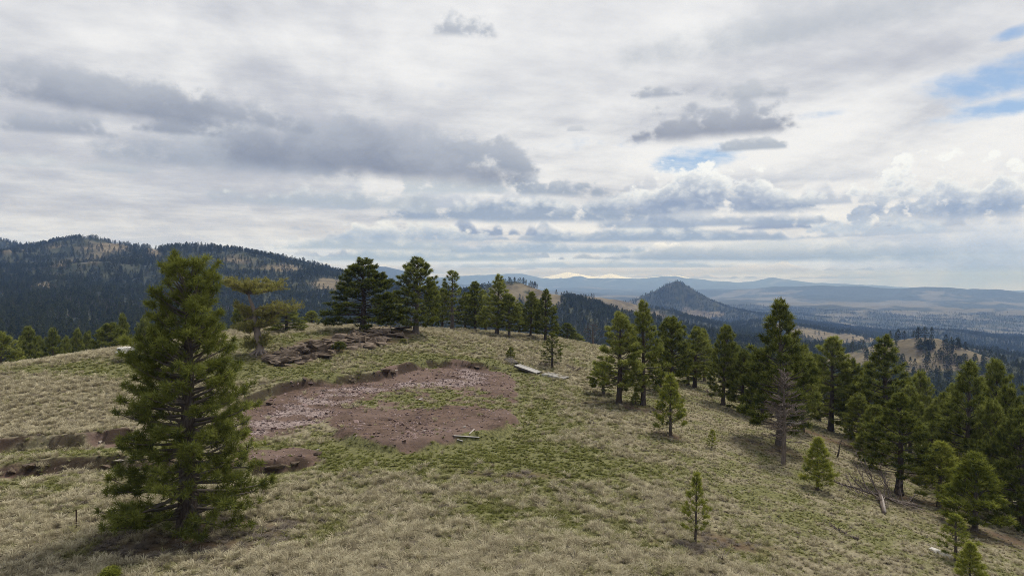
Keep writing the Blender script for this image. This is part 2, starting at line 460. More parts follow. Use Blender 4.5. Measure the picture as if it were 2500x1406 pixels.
RIDGES = [  # crest (column, row, distance), half width towards us and away, gully depth
    ([(-500,560,1700),(-150,585,1650),(0,583,1600),(40,606,1560),(62,616,1500),(120,602,1400),(170,588,1320),(205,577,1280),(235,578,1280),(262,592,1280),(300,594,1270),(345,606,1250),
      (386,622,1220)], 430, 500, .27),
    ([(386,622,1200),(402,606,1190),(440,602,1170),(480,599,1150),(560,605,1120),(620,618,1090),(680,640,1060),(740,660,1020),(800,674,990),(850,684,960),(930,700,930),(1010,712,900)], 380, 500, .25),
    ([(120,650,1000),(200,690,900),(290,740,800)], 140, 160, .2),
    ([(560,690,880),(600,730,780)], 120, 140, .2),
    ([(60,775,560),(160,800,500)], 120, 120, .1),
    ([(640,690,6800),(760,672,7000),(850,657,7000),(890,652,7000),(940,650,7000),(985,660,7000),(1040,676,6900),(1090,700,6800)], 1500, 1500, .2),
    ([(1040,712,1000),(1120,712,960),(1190,700,920),(1230,684,900),(1262,684,890),(1300,698,880),(1345,715,870),(1400,740,800),(1450,775,720)], 190, 260, .12),
    ([(1300,730,1500),(1370,722,1480),(1430,722,1450),(1500,728,1420),(1550,742,1400),(1600,752,1380),(1660,772,1330),(1720,790,1250),(1790,812,1150)], 260, 350, .12),
    ([(1450,748,2500),(1510,738,2500),(1560,726,2500),(1600,706,2500),(1632,687,2500),(1655,683,2500),(1680,698,2500),(1720,722,2450),(1760,743,2400),(1810,757,2300),(1870,770,2150),(1960,787,1950),(2060,806,1750),(2140,822,1600)], 205, 280, .14),
    ([(1650,800,1500),(1760,792,1500),(1860,782,1480),(1930,790,1350),(2000,815,1200)], 220, 300, .12),
    ([(2120,820,1950),(2200,804,1900),(2260,801,1850),(2330,806,1850),(2400,820,1800),(2500,834,1700),(2650,850,1600)], 240, 320, .1),
    ([(2010,880,640),(2060,864,620),(2110,846,600),(2180,828,580),(2240,818,570),(2290,820,565),(2340,840,555),(2400,862,545),(2480,892,535),(2600,920,520)], 110, 150, .08),
    ([(2330,845,900),(2400,852,880),(2480,868,850)], 110, 150, .08),
    ([(2160,800,3200),(2240,790,3100),(2330,800,3000),(2400,790,3100),(2440,776,3200),(2480,780,3200),(2600,778,3200)], 330, 420, .3),
    ([(1930,765,4200),(2020,752,4300),(2100,770,4000),(2140,772,3900),(2250,762,4300),(2330,750,4600),(2420,756,4600),(2600,752,4600)], 420, 600, .25),
    ([(1690,708,7600),(1760,706,7500),(1840,702,7400),(1900,699,7200),(2000,696,7000),(2100,698,6900),(2200,704,6800),(2240,699,6700),(2300,699,6600),(2360,706,6600),(2430,704,6400),(2500,709,6300),(2650,712,6200)], 900, 1500, .22),
    ([(1040,706,9000),(1140,704,9200),(1240,700,9300),(1330,706,9500),(1430,700,9500),(1530,706,9500),(1640,708,9500),(1750,703,9500)], 1500, 1500, .3),
    ([(960,682,13500),(1050,677,13500),(1100,675,13500),(1180,671,13500),(1220,669,13500),(1275,668,13500),(1320,676,13500),(1360,669,13500),(1385,664,13500),(1420,671,13500),(1455,675,13500),
      (1490,667,13500),(1520,674,13500),(1560,679,13500),(1605,676,13500),(1650,673,13500),(1690,681,13500),(1750,683,13500),(1800,688,13500),(1840,687,13500),(1880,677,13500),(1920,684,13500),
      (2000,691,13500),(2200,700,13500)], 2100, 2500, .22)]
RW = [([tuple(P(*p)) for p in pts], w1, w2, g) for pts, w1, w2, g in RIDGES]
def far_z(x, y):
    r = np.hypot(x, y)
    zb = C0 + base_level(x, y)
    lam = np.clip(r * 0.22, 60, 900)
    zb = zb + fbm(x / 420.0, y / 420.0, 4, 5) * np.clip((r - 250) * 0.022, 0, 22) * (1 - sstep(r, 2500, 5000)) \
            + (ridged(x / 1300.0, y / 1000.0, 5, 15) + .1) * np.clip((r - 2000) * 0.03, 0, 70) * (1 - .6 * sstep(r, 7000, 9000))
    z = np.array(zb)
    for pts, w1, w2, g in RW:
        pa = np.array(pts)
        lim = 4.0 * max(w1, w2)
        mk = (x > pa[:, 0].min() - lim) & (x < pa[:, 0].max() + lim) & (y > pa[:, 1].min() - lim) & (y < pa[:, 1].max() + lim)
        if not mk.any(): continue
        xm, ym, zbm, zm, rm = x[mk], y[mk], zb[mk], z[mk], r[mk]
        d, zc, sg, tt = seg_dist(xm, ym, pts)
        w = w1 + (w2 - w1) * sstep(sg * d, 0, w1 * 0.5)
        t = d / w
        prof = 1 / (1 + (t * 1.25) ** 1.7)
        rid = np.clip(ridged(xm / (w1 * 0.62), ym / (w1 * 0.62), 5, 40 + int(w1)) * .5 + .5, 0, 1)
        carve = 1 - np.clip(g * 3.2, 0, .85) * (1 - rid) * np.minimum(t * 2.6, 1.0)
        zr = zbm + (zc - zbm) * prof * carve * np.where(zc > zbm, 1, 0) * (1 - sstep(t, 3.0, 4.0))
        k = np.maximum(6.0, 0.004 * rm)
        z[mk] = np.maximum(0.5 * (zm + zr + np.sqrt((zm - zr) ** 2 + k * k * 0.3)) - 0.27 * k, zm)
    z = z + (ridged(x / 1100.0, y / 1600.0, 5, 55) - .1) * 30 * sstep(r, 9500, 12500) + (ridged(x / 700.0, y / 700.0, 5, 56) - .2) * 16 * sstep(r, 5500, 7000)
    return z + fbm(x / 60.0, y / 60.0, 4, 77) * np.clip(r * 0.003, 0, 3.0) * (1 - sstep(r, 3000, 8000))

# cut banks of the levelled pad and the track (lines are filled in below)
CUTS = []
def near_z(x, y):
    z = tps(x, y)
    z = z + fbm(x / 7.0, y / 7.0, 3, 3) * 0.16 + fbm(x / 1.3, y / 1.3, 3, 9) * 0.045
    for pts, amp, wid, reach in CUTS:
        d, _, sg, tt = seg_dist(x, y, pts)
        s = d * sg + fbm(x / 2.6, y / 2.6, 4, 21) * 0.45
        z = z + amp * (sstep(s, -wid, wid) * 2 - 1) * np.exp(-(d / reach) ** 2) * sstep(tt, 0.0, 0.12) * sstep(1 - tt, 0.0, 0.14)
    return z
def ground_z(x, y):
    x = np.asarray(x, float); y = np.asarray(y, float)
    r = np.hypot(x, y - 40)
    t = sstep(r, 95, 190)
    n = np.array(near_z(x, y))
    k = t > 0
    if k.any(): n[k] = n[k] * (1 - t[k]) + far_z(x[k], y[k]) * t[k]
    return n
def gz(x, y): return float(ground_z(np.array([x]), np.array([y]))[0])
def G(px, py):
    """the ground point seen at a photo pixel"""
    d = ray(px, py)
    ys = np.concatenate([np.linspace(12, 130, 480)])
    zr = CAM[2] + d[2] * ys
    zg = ground_z(d[0] * ys, ys)
    k = np.argmax(zr <= zg)
    if zr[k] > zg[k]: k = len(ys) - 1
    a, b = ys[max(k - 1, 0)], ys[k]
    for _ in range(2):
        yy = np.linspace(a, b, 12)
        kk = np.argmax(CAM[2] + d[2] * yy <= ground_z(d[0] * yy, yy))
        a, b = yy[max(kk - 1, 0)], yy[kk]
    y = 0.5 * (a + b)
    return np.array([d[0] * y, y, gz(d[0] * y, y)])
def GL(pts): return [tuple(G(*p)) for p in pts]
_cut_src = [([(560,1000),(622,972),(690,946),(750,932),(830,928),(930,918),(1000,893),(1080,886),(1180,893),(1262,912)], .34, .34, 3.0),
            ([(-60,1092),(60,1084),(130,1081),(200,1076),(290,1064),(350,1058)], .36, .16, 2.0),
            ([(-60,1152),(80,1143),(200,1132),(300,1128),(420,1140),(600,1148),(700,1136),(790,1108)], .34, .30, 2.0),
            ([(800,1035),(860,1078),(960,1092),(1060,1082),(1180,1067),(1250,1044),(1264,995)], .30, .5, 2.4)]
_cl = [(GL(p), a, w, r) for p, a, w, r in _cut_src]
CUTS.extend(_cl)

# ------------------------------------------------------------------ ground cover masks (world polygons on the hilltop)
def PL(pts): return [tuple(G(*p)[:2]) for p in pts]
DIRT = [PL([(575,1062),(600,1010),(622,975),(690,948),(750,934),(830,930),(925,925),(938,895),(1000,887),(1100,884),(1190,893),(1258,915),(1264,960),(1256,1000),(1260,1040),
            (1200,1066),(1100,1082),(1000,1092),(930,1087),(860,1077),(812,1045),(800,1018),(760,1042),(700,1060),(640,1074),(590,1085)]),
        PL([(560,1092),(640,1086),(720,1090),(788,1102),(782,1122),(720,1142),(640,1156),(560,1160)]),
        PL([(-60,1078),(60,1072),(200,1066),(330,1052),(340,1080),(200,1092),(60,1099),(-60,1104)]),
        PL([(-60,1138),(80,1128),(200,1118),(330,1114),(460,1122),(560,1131),(560,1153),(420,1147),(300,1143),(200,1147),(80,1157),(-60,1167)])]
GREENIN = [PL([(850,988),(900,968),(960,954),(1060,944),(1150,948),(1190,962),(1255,985),(1262,1004),(1190,996),(1110,990),(1060,1004),(960,1002)]),
           PL([(650,1080),(720,1062),(800,1050),(830,1065),(760,1084),(690,1090),(600,1098)]),
           PL([(-60,1111),(100,1104),(320,1092),(320,1104),(150,1113),(-60,1126)])]
GRAVEL = [PL([(585,1050),(610,1025),(660,1000),(720,968),(800,950),(940,936),(1100,922),(1120,900),(1170,897),(1200,920),(1190,944),(1000,948),(900,962),(830,990),(795,1028),(700,1052),(620,1066)]),
          PL([(870,1074),(910,1040),(960,1012),(1040,1000),(1090,1020),(1080,1060),(1010,1088),(930,1084)]),
          PL([(1150,1062),(1170,1030),(1200,1008),(1245,1005),(1258,1030),(1220,1058)])]
GREENS = [(60,1112,5,.8,1.6),(160,1106,5,.8,1.6),(260,1098,4,.8,1.6),(1295,985,3.6,13,.8),(1300,930,5,5,.7),(1290,1060,5,4,.7),(1000,1130,12,4,.9),(1200,1130,9,3,.8),(1150,1100,9,2.5,.9),(850,1110,6,3,.8),(780,812,14,6,1.2),(690,835,7,5,1.1),
          (760,900,12,5,.6),(640,920,8,5,.9),(1000,878,9,3,1.1),(1140,884,6,2,.9),(1220,1250,3,1.4,1.2),(160,905,16,4,.8),(290,905,10,3,1.0),(250,880,10,3,.6),(400,900,9,4,1.0),(60,1190,5,2,.8),
          (820,1290,4,2,.5),(2100,1265,6,3,.35),(1300,1110,6,3,.7),(620,890,6,4,.8),(540,850,8,6,1.0),(1480,1290,8,3,.2),(640,1330,4,2,.4),(1000,1230,6,2,.5)]
GREENS = [(G(p[0], p[1])[0], G(p[0], p[1])[1], p[2], p[3], p[4]) for p in GREENS]
LITTER = [(500,1315,5.6,3.4),(1520,990,5.5,2.2),(2440,1310,5,3.2),(2240,1225,3.5,2),(1880,1095,4,2),(1700,1335,1.8,1.0),(1780,1330,2.4,1.0),(1640,1065,1.6,1),(1230,828,5,2.5),(1120,810,6,2.0),(900,810,4,2),(650,868,3,1.6),(1240,1160,2.6,.8),
          (1950,1050,5,2.5),(2050,1080,6,3),(2300,1190,5,3)]
LITTER = [(G(p[0], p[1])[0], G(p[0], p[1])[1], p[2], p[3]) for p in LITTER]
ROCKPOLY = PL([(640,880),(690,845),(730,832),(800,818),(850,806),(985,795),(1030,812),(1005,826),(950,842),(900,852),(850,856),(800,872),(770,884),(730,893),(690,899),(655,893)])
def ROCKY(x, y): return poly_soft(x + fbm(x / .9, y / .9, 3, 71) * .5, y + fbm(x / .9, y / .9, 3, 72) * .8, ROCKPOLY, .5)
def covers(x, y):
    nz = fbm(x / 2.2, y / 2.2, 4, 61)
    nx, ny = x + fbm(x / 3.2, y / 3.2, 4, 62) * 1.2, y + fbm(x / 4.0, y / 4.0, 4, 63) * 1.1
    dirt = np.zeros(x.shape); grav = np.zeros(x.shape); gin = np.zeros(x.shape)
    for p in DIRT: dirt = np.maximum(dirt, poly_soft(nx, ny, p, .7))
    for k_, p in enumerate(GRAVEL): grav = np.maximum(grav, poly_soft(nx, ny, p, 1.0) * (1.0, .40, .40)[k_])
    for p in GREENIN: gin = np.maximum(gin, poly_soft(nx + fbm(x / 1.6, y / 1.6, 3, 67) * 1.5, ny + fbm(x / 1.6, y / 1.6, 3, 68) * 2.2, p, 1.1))
    gin = gin * sstep(nz + fbm(x / .8, y / .8, 3, 69) * .4, -.42, .22)
    dirt = dirt * (1 - gin)
    grav = grav * (1 - gin) * sstep(fbm(x / 2.4, y / 1.6, 5, 64, .6), -.42, .30)
    green = 0.36 + fbm(x / 9.0, y / 9.0, 3, 65) * 0.40 + fbm(x / 1.6, y / 1.6, 3, 66) * 0.55 + .10 * sstep(x, 4, 14)
    green = green - sstep(-x, 8, 26) * 0.22 * sstep(y, 38, 44)       # straw on the left slope
    green = green - 0.18 * sstep(30 - y, 0, 6) * sstep(-x, -3, 6)
    for (cx, cy, rx, ry, a) in GREENS:
        green = green + a * .42 * np.exp(-(((nx - cx) / rx) ** 2 + ((ny - cy) / ry) ** 2) * 1.3)
    green = np.clip(np.maximum(green, gin), 0, 1)
    lit = np.zeros(x.shape)
    for (cx, cy, rx, ry) in LITTER:
        lit = np.maximum(lit, np.exp(-(((nx - cx) / rx) ** 2 + ((ny - cy) / ry) ** 2) * 1.4))
    lit = np.maximum(lit, ROCKY(x, y) * .8)
    lit = lit * sstep(nz, -.5, .2) * (1 - dirt)
    return dirt, grav, green, lit, gin
def bank_shade(x, y):
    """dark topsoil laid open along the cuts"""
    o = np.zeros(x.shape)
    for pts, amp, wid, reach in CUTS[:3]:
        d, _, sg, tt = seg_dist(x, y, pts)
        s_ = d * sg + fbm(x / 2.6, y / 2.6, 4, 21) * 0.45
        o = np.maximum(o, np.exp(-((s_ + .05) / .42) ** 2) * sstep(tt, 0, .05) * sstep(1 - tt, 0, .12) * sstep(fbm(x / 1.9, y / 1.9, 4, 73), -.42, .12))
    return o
def bare_ahead(x, y):
    """bare earth just beyond a point, so tall grass does not grow over the banks"""
    o = np.zeros(x.shape)
    for k in (.6, 1.3, 2.0):
        for p in DIRT: o = np.maximum(o, poly_soft(x, y + k, p, .3))
    return o

# ------------------------------------------------------------------ mesh helpers
def mesh_np(name, V, faces, mats=(), smooth=False, attrs=None, fmat=None):
    """V (n,3); faces: (m,3) or (m,4) int array or list of such arrays"""
    V = np.asarray(V, np.float32)
    if not isinstance(faces, list): faces = [faces]
    faces = [np.asarray(f, np.int32) for f in faces if len(f)]
    me = bpy.data.meshes.new(name)
    me.vertices.add(len(V)); me.vertices.foreach_set('co', V.ravel())
    loops = np.concatenate([f.ravel() for f in faces])
    tot = np.concatenate([np.full(len(f), f.shape[1], np.int32) for f in faces])
    start = np.concatenate([[0], np.cumsum(tot)[:-1]]).astype(np.int32)
    me.loops.add(len(loops)); me.loops.foreach_set('vertex_index', loops)
    me.polygons.add(len(tot)); me.polygons.foreach_set('loop_start', start)
    for m in mats: me.materials.append(m)
    if fmat is not None: me.polygons.foreach_set('material_index', np.asarray(fmat, np.int32))
    if smooth: me.polygons.foreach_set('use_smooth', np.ones(len(tot), bool))
    me.update(calc_edges=True)
    for k, v in (attrs or {}).items():
        a = me.attributes.new(k, 'FLOAT', 'POINT')
        a.data.foreach_set('value', np.asarray(v, np.float32))
    return me
def link(name, me, parent=None):
    o = bpy.data.objects.new(name, me)
    col.objects.link(o)
    if parent is not None: o.parent = parent
    return o
def empty(name, loc, rz=0.0):
    o = bpy.data.objects.new(name, None)
    col.objects.link(o)
    o.location = loc; o.rotation_euler = (0, 0, rz); o.empty_display_size = 0.3
    return o
def tag(o, label=None, cat=None, group=None, kind=None):
    if label: o['label'] = label
    if cat: o['category'] = cat
    if group: o['group'] = group
    if kind: o['kind'] = kind
    return o

# ------------------------------------------------------------------ materials
def new_mat(name):
    m = bpy.data.materials.new(name); m.use_nodes = True
    t = m.node_tree; t.nodes.clear()
    b = NB(t)
    out = b.node('ShaderNodeOutputMaterial')
    return m, b, out
def princ(b, out, color, rough=0.9, bump=None, bump_d=0.02, spec=0.2, metal=0.0):
    p = b.node('ShaderNodeBsdfPrincipled')
    b.set(p.inputs['Base Color'], color); b.set(p.inputs['Roughness'], rough)
    p.inputs['Specular IOR Level'].default_value = spec
    p.inputs['Metallic'].default_value = metal
    if bump is not None:
        bn = b.node('ShaderNodeBump'); bn.inputs['Distance'].default_value = bump_d; bn.inputs['Strength'].default_value = 1.0
        b.set(bn.inputs['Height'], bump); b.t.links.new(bn.outputs[0], p.inputs['Normal'])
    b.t.links.new(p.outputs[0], out.inputs[0])
    return p
def objco(b):
    n = b.node('ShaderNodeTexCoord'); return X(b, n.outputs['Object'])
def geopos(b):
    n = b.node('ShaderNodeNewGeometry'); return X(b, n.outputs['Position'])
def simple_mat(name, c1, c2, scale=4.0, rough=0.85, bump=0.0, spec=0.2, detail=4.0, stretch=None, metal=0.0):
    m, b, out = new_mat(name)
    co = objco(b)
    if stretch:
        mp = b.node('ShaderNodeMapping'); b.set(mp.inputs[0], co); mp.inputs[3].default_value = stretch; co = X(b, mp.outputs[0])
    n = b.noise(co, scale, detail, 0.6)
    rnd = b.node('ShaderNodeObjectInfo')
    f = b.smooth(n + (X(b, rnd.outputs['Random']) - 0.5) * 0.35, 0.3, 0.7)
    princ(b, out, b.mix(f, c1, c2), rough, n if bump else None, bump, spec, metal)
    return m

m_ground, b, out = new_mat('hill_ground')
pos = geopos(b)
n1 = b.noise(pos, 0.9, 6, 0.62); n2 = b.noise(pos, 6.0, 5, 0.65); n3 = b.noise(pos, 0.16, 4, 0.5)
gr, di, gv, li = b.attr('green'), b.attr('dirt'), b.attr('gravel'), b.attr('litter')
straw = b.mix(b.smooth(n2 * 0.6 + n1 * 0.4, 0.36, 0.62), (0.12, 0.102, 0.067), (0.30, 0.265, 0.172))
straw = b.mix(b.smooth(n3, 0.4, 0.65) * 0.5, straw, (0.20, 0.172, 0.125))
grn = b.mix(b.smooth(n2, 0.35, 0.65), (0.075, 0.074, 0.032), (0.17, 0.168, 0.07))
cgr = b.mix(b.smooth(gr + (n1 - 0.5) * 0.6, 0.22, 0.72), straw, grn)
drt = b.mix(b.smooth(n1 * 0.5 + n2 * 0.5, 0.36, 0.64), (0.056, 0.038, 0.029), (0.145, 0.098, 0.075))
drt = b.mix(b.smooth(n3, 0.42, 0.62) * 0.45, drt, (0.175, 0.125, 0.105))
vo = b.voro(pos, 7.0, 1.0, 0.5, out=1)
sepc = b.node('ShaderNodeSeparateColor'); b.set(sepc.inputs[0], vo)
grv = b.mix(b.smooth(X(b, sepc.outputs[0]), 0.25, 0.95), (0.165, 0.125, 0.113), (0.275, 0.22, 0.205))
c = b.mix(li * 0.85, cgr, b.mix(n2, (0.050, 0.030, 0.020), (0.120, 0.072, 0.046)))
c = b.mix(b.smooth(di + (n1 - 0.5) * 0.35, 0.3, 0.7), c, drt)
c = b.mix(b.smooth(gv * b.smooth(n1, 0.30, 0.55, 0.45, 1.0), 0.25, 0.75), c, grv)
c = b.mix(b.smooth(b.attr('bank') + (n1 - 0.5) * 0.5, 0.25, 0.75) * 0.85, c, (0.030, 0.021, 0.015))  # shade of the cut banks painted into the earth colour
princ(b, out, c, 0.95, n1 * 0.6 + n2 * 0.4, 0.10, 0.1)

m_far, b, out = new_mat('far_hills')
pos = geopos(b)
fo, sn, ds = b.attr('forest'), b.attr('snow'), b.attr('sage')
n1 = b.noise(pos, 0.011, 6, 0.6); n2 = b.noise(pos, 0.05, 5, 0.6); n4 = b.noise(pos, 0.0022, 6, 0.62)
gras = b.mix(b.smooth(n2, 0.35, 0.65), (0.105, 0.088, 0.056), (0.19, 0.158, 0.102))
gras = b.mix(ds, gras, b.mix(n1, (0.085, 0.082, 0.062), (0.165, 0.155, 0.12)))
fore = b.mix(b.smooth(n2, 0.35, 0.7), (0.030, 0.036, 0.022), (0.070, 0.072, 0.042))
c = b.mix(b.smooth(fo + (n1 - 0.5) * 0.5 + (n4 - 0.5) * 0.3, 0.40, 0.60), gras, fore)
c = b.mix(b.smooth(sn + (n4 - 0.5) * 0.9, 0.35, 0.6), c, (0.74, 0.80, 0.92))
princ(b, out, c, 0.95, n2, 2.5, 0.05)

# ------------------------------------------------------------------ the ground meshes
def polar_grid(az, r):
    A, R = np.meshgrid(az, r)
    return (np.sin(A) * R).ravel(), (np.cos(A) * R).ravel()
def grid_faces(na, nr):
    i = np.arange(nr - 1)[:, None] * na + np.arange(na - 1)[None]
    return np.stack([i, i + 1, i + na + 1, i + na], -1).reshape(-1, 4)
az = np.radians(np.concatenate([np.linspace(-75, -44, 40), np.linspace(-43.8, 43.8, 500), np.linspace(44, 75, 40)]))
rr = np.concatenate([np.linspace(2, 17, 16), np.exp(np.linspace(math.log(17.4), math.log(225), 400))])
gx, gy = polar_grid(az, rr)
gzv = ground_z(gx, gy)
di, gv, gr_, li, gin_ = covers(gx, gy)
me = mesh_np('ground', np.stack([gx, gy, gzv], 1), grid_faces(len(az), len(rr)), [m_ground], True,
             {'green': gr_, 'dirt': di, 'gravel': gv, 'litter': li, 'bank': bank_shade(gx, gy)})
ground = tag(link('ground', me), kind='structure')
ground['label'] = 'grassy hilltop with straw, green patches and bare levelled earth'

az2 = np.radians(np.linspace(-50, 50, 620))
r2 = np.exp(np.linspace(math.log(205), math.log(15600), 400))
fx, fy = polar_grid(az2, r2)
fz = far_z(fx, fy)
rfar = np.hypot(fx, fy)
tb = 1 - sstep(np.hypot(fx, fy - 40), 95, 190)
fz = fz - 0.4 * (1 - sstep(rfar, 205, 260))
fpx, fpy = project(fx, fy, fz)
def forest_cover(x, y, z, px, py, r):
    n = fbm(x / 160.0, y / 160.0, 4, 81); nb_ = fbm(x / 700.0, y / 700.0, 4, 82)
    fine = fbm(x / 45.0, y / 45.0, 4, 84)
    f = 0.80 + n * 0.45 + nb_ * 0.25 + fine * .18
    far = sstep(r, 3200, 5200)
    f = f * (1 - far) + far * (0.62 + nb_ * 1.1 + fbm(x / 1800.0, y / 900.0, 4, 83) * 0.9 + n * .45)
    # open grass slopes, by bearing and distance
    for (cx, cy, rx, ry, d0, d1, a) in [(268,604,24,10,900,1900,.42),(300,636,30,22,800,1900,.34),(374,613,16,11,900,1900,.85),(215,640,60,30,800,1700,.35),(140,648,25,12,700,1700,.6),(20,605,40,12,1000,1800,.9),
             (590,636,50,12,800,1600,.35),(700,655,50,9,800,1600,.6),(105,700,30,18,600,1300,.6),(250,700,80,40,600,1200,.3),(800,690,50,20,700,1100,.55),
             (1262,716,50,20,700,1000,.85),(1330,735,40,20,700,1000,.8),(1510,765,85,42,900,1600,1.1),(1450,745,50,15,1000,1600,.6),(1570,790,60,20,900,1500,.7),
             (1665,752,36,12,1800,2700,.4),(1545,740,45,10,2000,2700,.6),(1640,772,110,10,1700,2700,.55),(1740,768,50,8,1800,2700,.5),
             (2180,862,120,40,380,700,1.3),(2330,868,90,34,380,700,1.0),(2420,905,90,40,300,620,.7),(2060,880,60,30,380,700,1.2),
             (2000,815,60,22,800,1400,.8),(2110,825,70,14,900,1700,.6),(2420,842,60,14,600,1200,.9),(2420,815,110,14,1000,1900,.35),(1900,790,80,15,900,1500,.4),(2235,812,40,9,380,700,-1.0),(2262,848,30,12,380,700,-1.3),(2175,838,26,7,380,700,-.6),(2180,892,60,8,380,700,-.9),(2350,905,70,14,300,640,-.8),(2300,868,22,10,380,700,-.6),(2100,860,16,8,380,700,-.5),(2440,930,80,30,250,560,-.5)]:
        e = ((px - cx) / rx) ** 2 + ((py - cy) / ry) ** 2
        f = f - (a * .68 if cx < 900 else a) * np.exp(-e * 0.9) * ((r > d0) & (r < d1)) * (np.clip(.95 + fine * 1.3, .0, 1.6) if a > 0 else 1.0)
    f = f - .26 * sstep(px, 1850, 2150) * sstep(r, 2400, 3000) * (1 - sstep(r, 5200, 6000))
    f = f + .35 * sstep(r, 6000, 7500) * (1 - sstep(py, 705, 735))
    return np.clip(f, 0, 1)
ff = forest_cover(fx, fy, fz, fpx, fpy, rfar)
snow = sstep(fz - C0, 58, 105) * sstep(fpx, 1290, 1340) * (1 - sstep(fpx, 1700, 1760)) * sstep(rfar, 10500, 12000) * sstep(fbm(fx / 900, fy / 900, 4, 91), -.5, .1)
sage = sstep(rfar, 2300, 3300)
me = mesh_np('hills', np.stack([fx, fy, fz], 1), grid_faces(len(az2), len(r2)), [m_far], True, {'forest': ff, 'snow': snow, 'sage': sage})
hills = tag(link('hills', me), kind='structure')
hills['label'] = 'forested ridges, grassy slopes and far snowy range'

# ------------------------------------------------------------------ haze: even air that turns the far range blue
hz = bpy.data.meshes.new('haze')
hx, hy0, hy1, z0, z1 = 16500.0, -400.0, 16200.0, float(fz.min()) - 1.5, float(max(fz.max(), C0)) + 25.0
hv = [(-hx, hy0, z0), (hx, hy0, z0), (hx, hy1, z0), (-hx, hy1, z0), (-hx, hy0, z1), (hx, hy0, z1), (hx, hy1, z1), (-hx, hy1, z1)]
hz.from_pydata(hv, [], [(0, 3, 2, 1), (4, 5, 6, 7), (0, 1, 5, 4), (1, 2, 6, 5), (2, 3, 7, 6), (3, 0, 4, 7)])
m_haze, b, out = new_mat('haze_air')
pv = b.node('ShaderNodeVolumePrincipled')
pv.inputs['Color'].default_value = (0.27, 0.48, 1.0, 1.0)
pv.inputs['Absorption Color'].default_value = (1.0, 1.0, 1.0, 1.0)
pv.inputs['Density'].default_value = 0.00014
pv.inputs['Anisotropy'].default_value = 0.0
b.t.links.new(pv.outputs[0], out.inputs['Volume'])
m_haze.cycles.volume_sampling = 'DISTANCE'
hz.materials.append(m_haze)
haze = tag(link('haze', hz), 'thin blue haze lying over the far valleys', 'haze', kind='stuff')

# ------------------------------------------------------------------ tree building
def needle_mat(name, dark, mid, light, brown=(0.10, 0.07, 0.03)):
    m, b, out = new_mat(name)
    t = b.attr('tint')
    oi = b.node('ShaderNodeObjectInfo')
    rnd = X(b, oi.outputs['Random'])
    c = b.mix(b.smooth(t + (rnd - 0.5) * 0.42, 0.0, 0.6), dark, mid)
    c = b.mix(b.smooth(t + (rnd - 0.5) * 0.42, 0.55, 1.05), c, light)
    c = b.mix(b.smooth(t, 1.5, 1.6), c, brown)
    d = b.node('ShaderNodeBsdfDiffuse'); b.set(d.inputs[0], c)
    tr = b.node('ShaderNodeBsdfTranslucent'); b.set(tr.inputs[0], c)
    mx = b.node('ShaderNodeMixShader'); mx.inputs[0].default_value = 0.30
    b.t.links.new(d.outputs[0], mx.inputs[1]); b.t.links.new(tr.outputs[0], mx.inputs[2])
    b.t.links.new(mx.outputs[0], out.inputs[0])
    return m
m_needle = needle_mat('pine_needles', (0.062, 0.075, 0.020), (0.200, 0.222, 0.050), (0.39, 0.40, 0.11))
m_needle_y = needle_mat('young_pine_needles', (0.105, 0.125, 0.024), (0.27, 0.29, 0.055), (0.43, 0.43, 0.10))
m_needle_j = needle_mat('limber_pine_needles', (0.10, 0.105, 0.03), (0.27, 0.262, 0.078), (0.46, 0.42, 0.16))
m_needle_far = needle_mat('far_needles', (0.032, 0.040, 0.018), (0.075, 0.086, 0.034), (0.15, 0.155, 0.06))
m_rust = needle_mat('rusty_needles', (0.07, 0.035, 0.02), (0.12, 0.065, 0.035), (0.16, 0.10, 0.06))
m_bark = simple_mat('pine_bark', (0.050, 0.038, 0.030), (0.125, 0.105, 0.090), 5.0, 0.95, 0.03, stretch=(3, 3, 0.7))
m_twig = simple_mat('twig_bark', (0.055, 0.045, 0.036), (0.115, 0.098, 0.082), 6.0, 0.95)
m_dead = simple_mat('dead_wood', (0.095, 0.075, 0.062), (0.20, 0.165, 0.14), 6.0, 0.9, 0.01, stretch=(3, 3, .7))
m_bleach = simple_mat('bleached_wood', (0.24, 0.21, 0.19), (0.52, 0.47, 0.43), 5.0, 0.9, 0.01, stretch=(3, 3, .6))

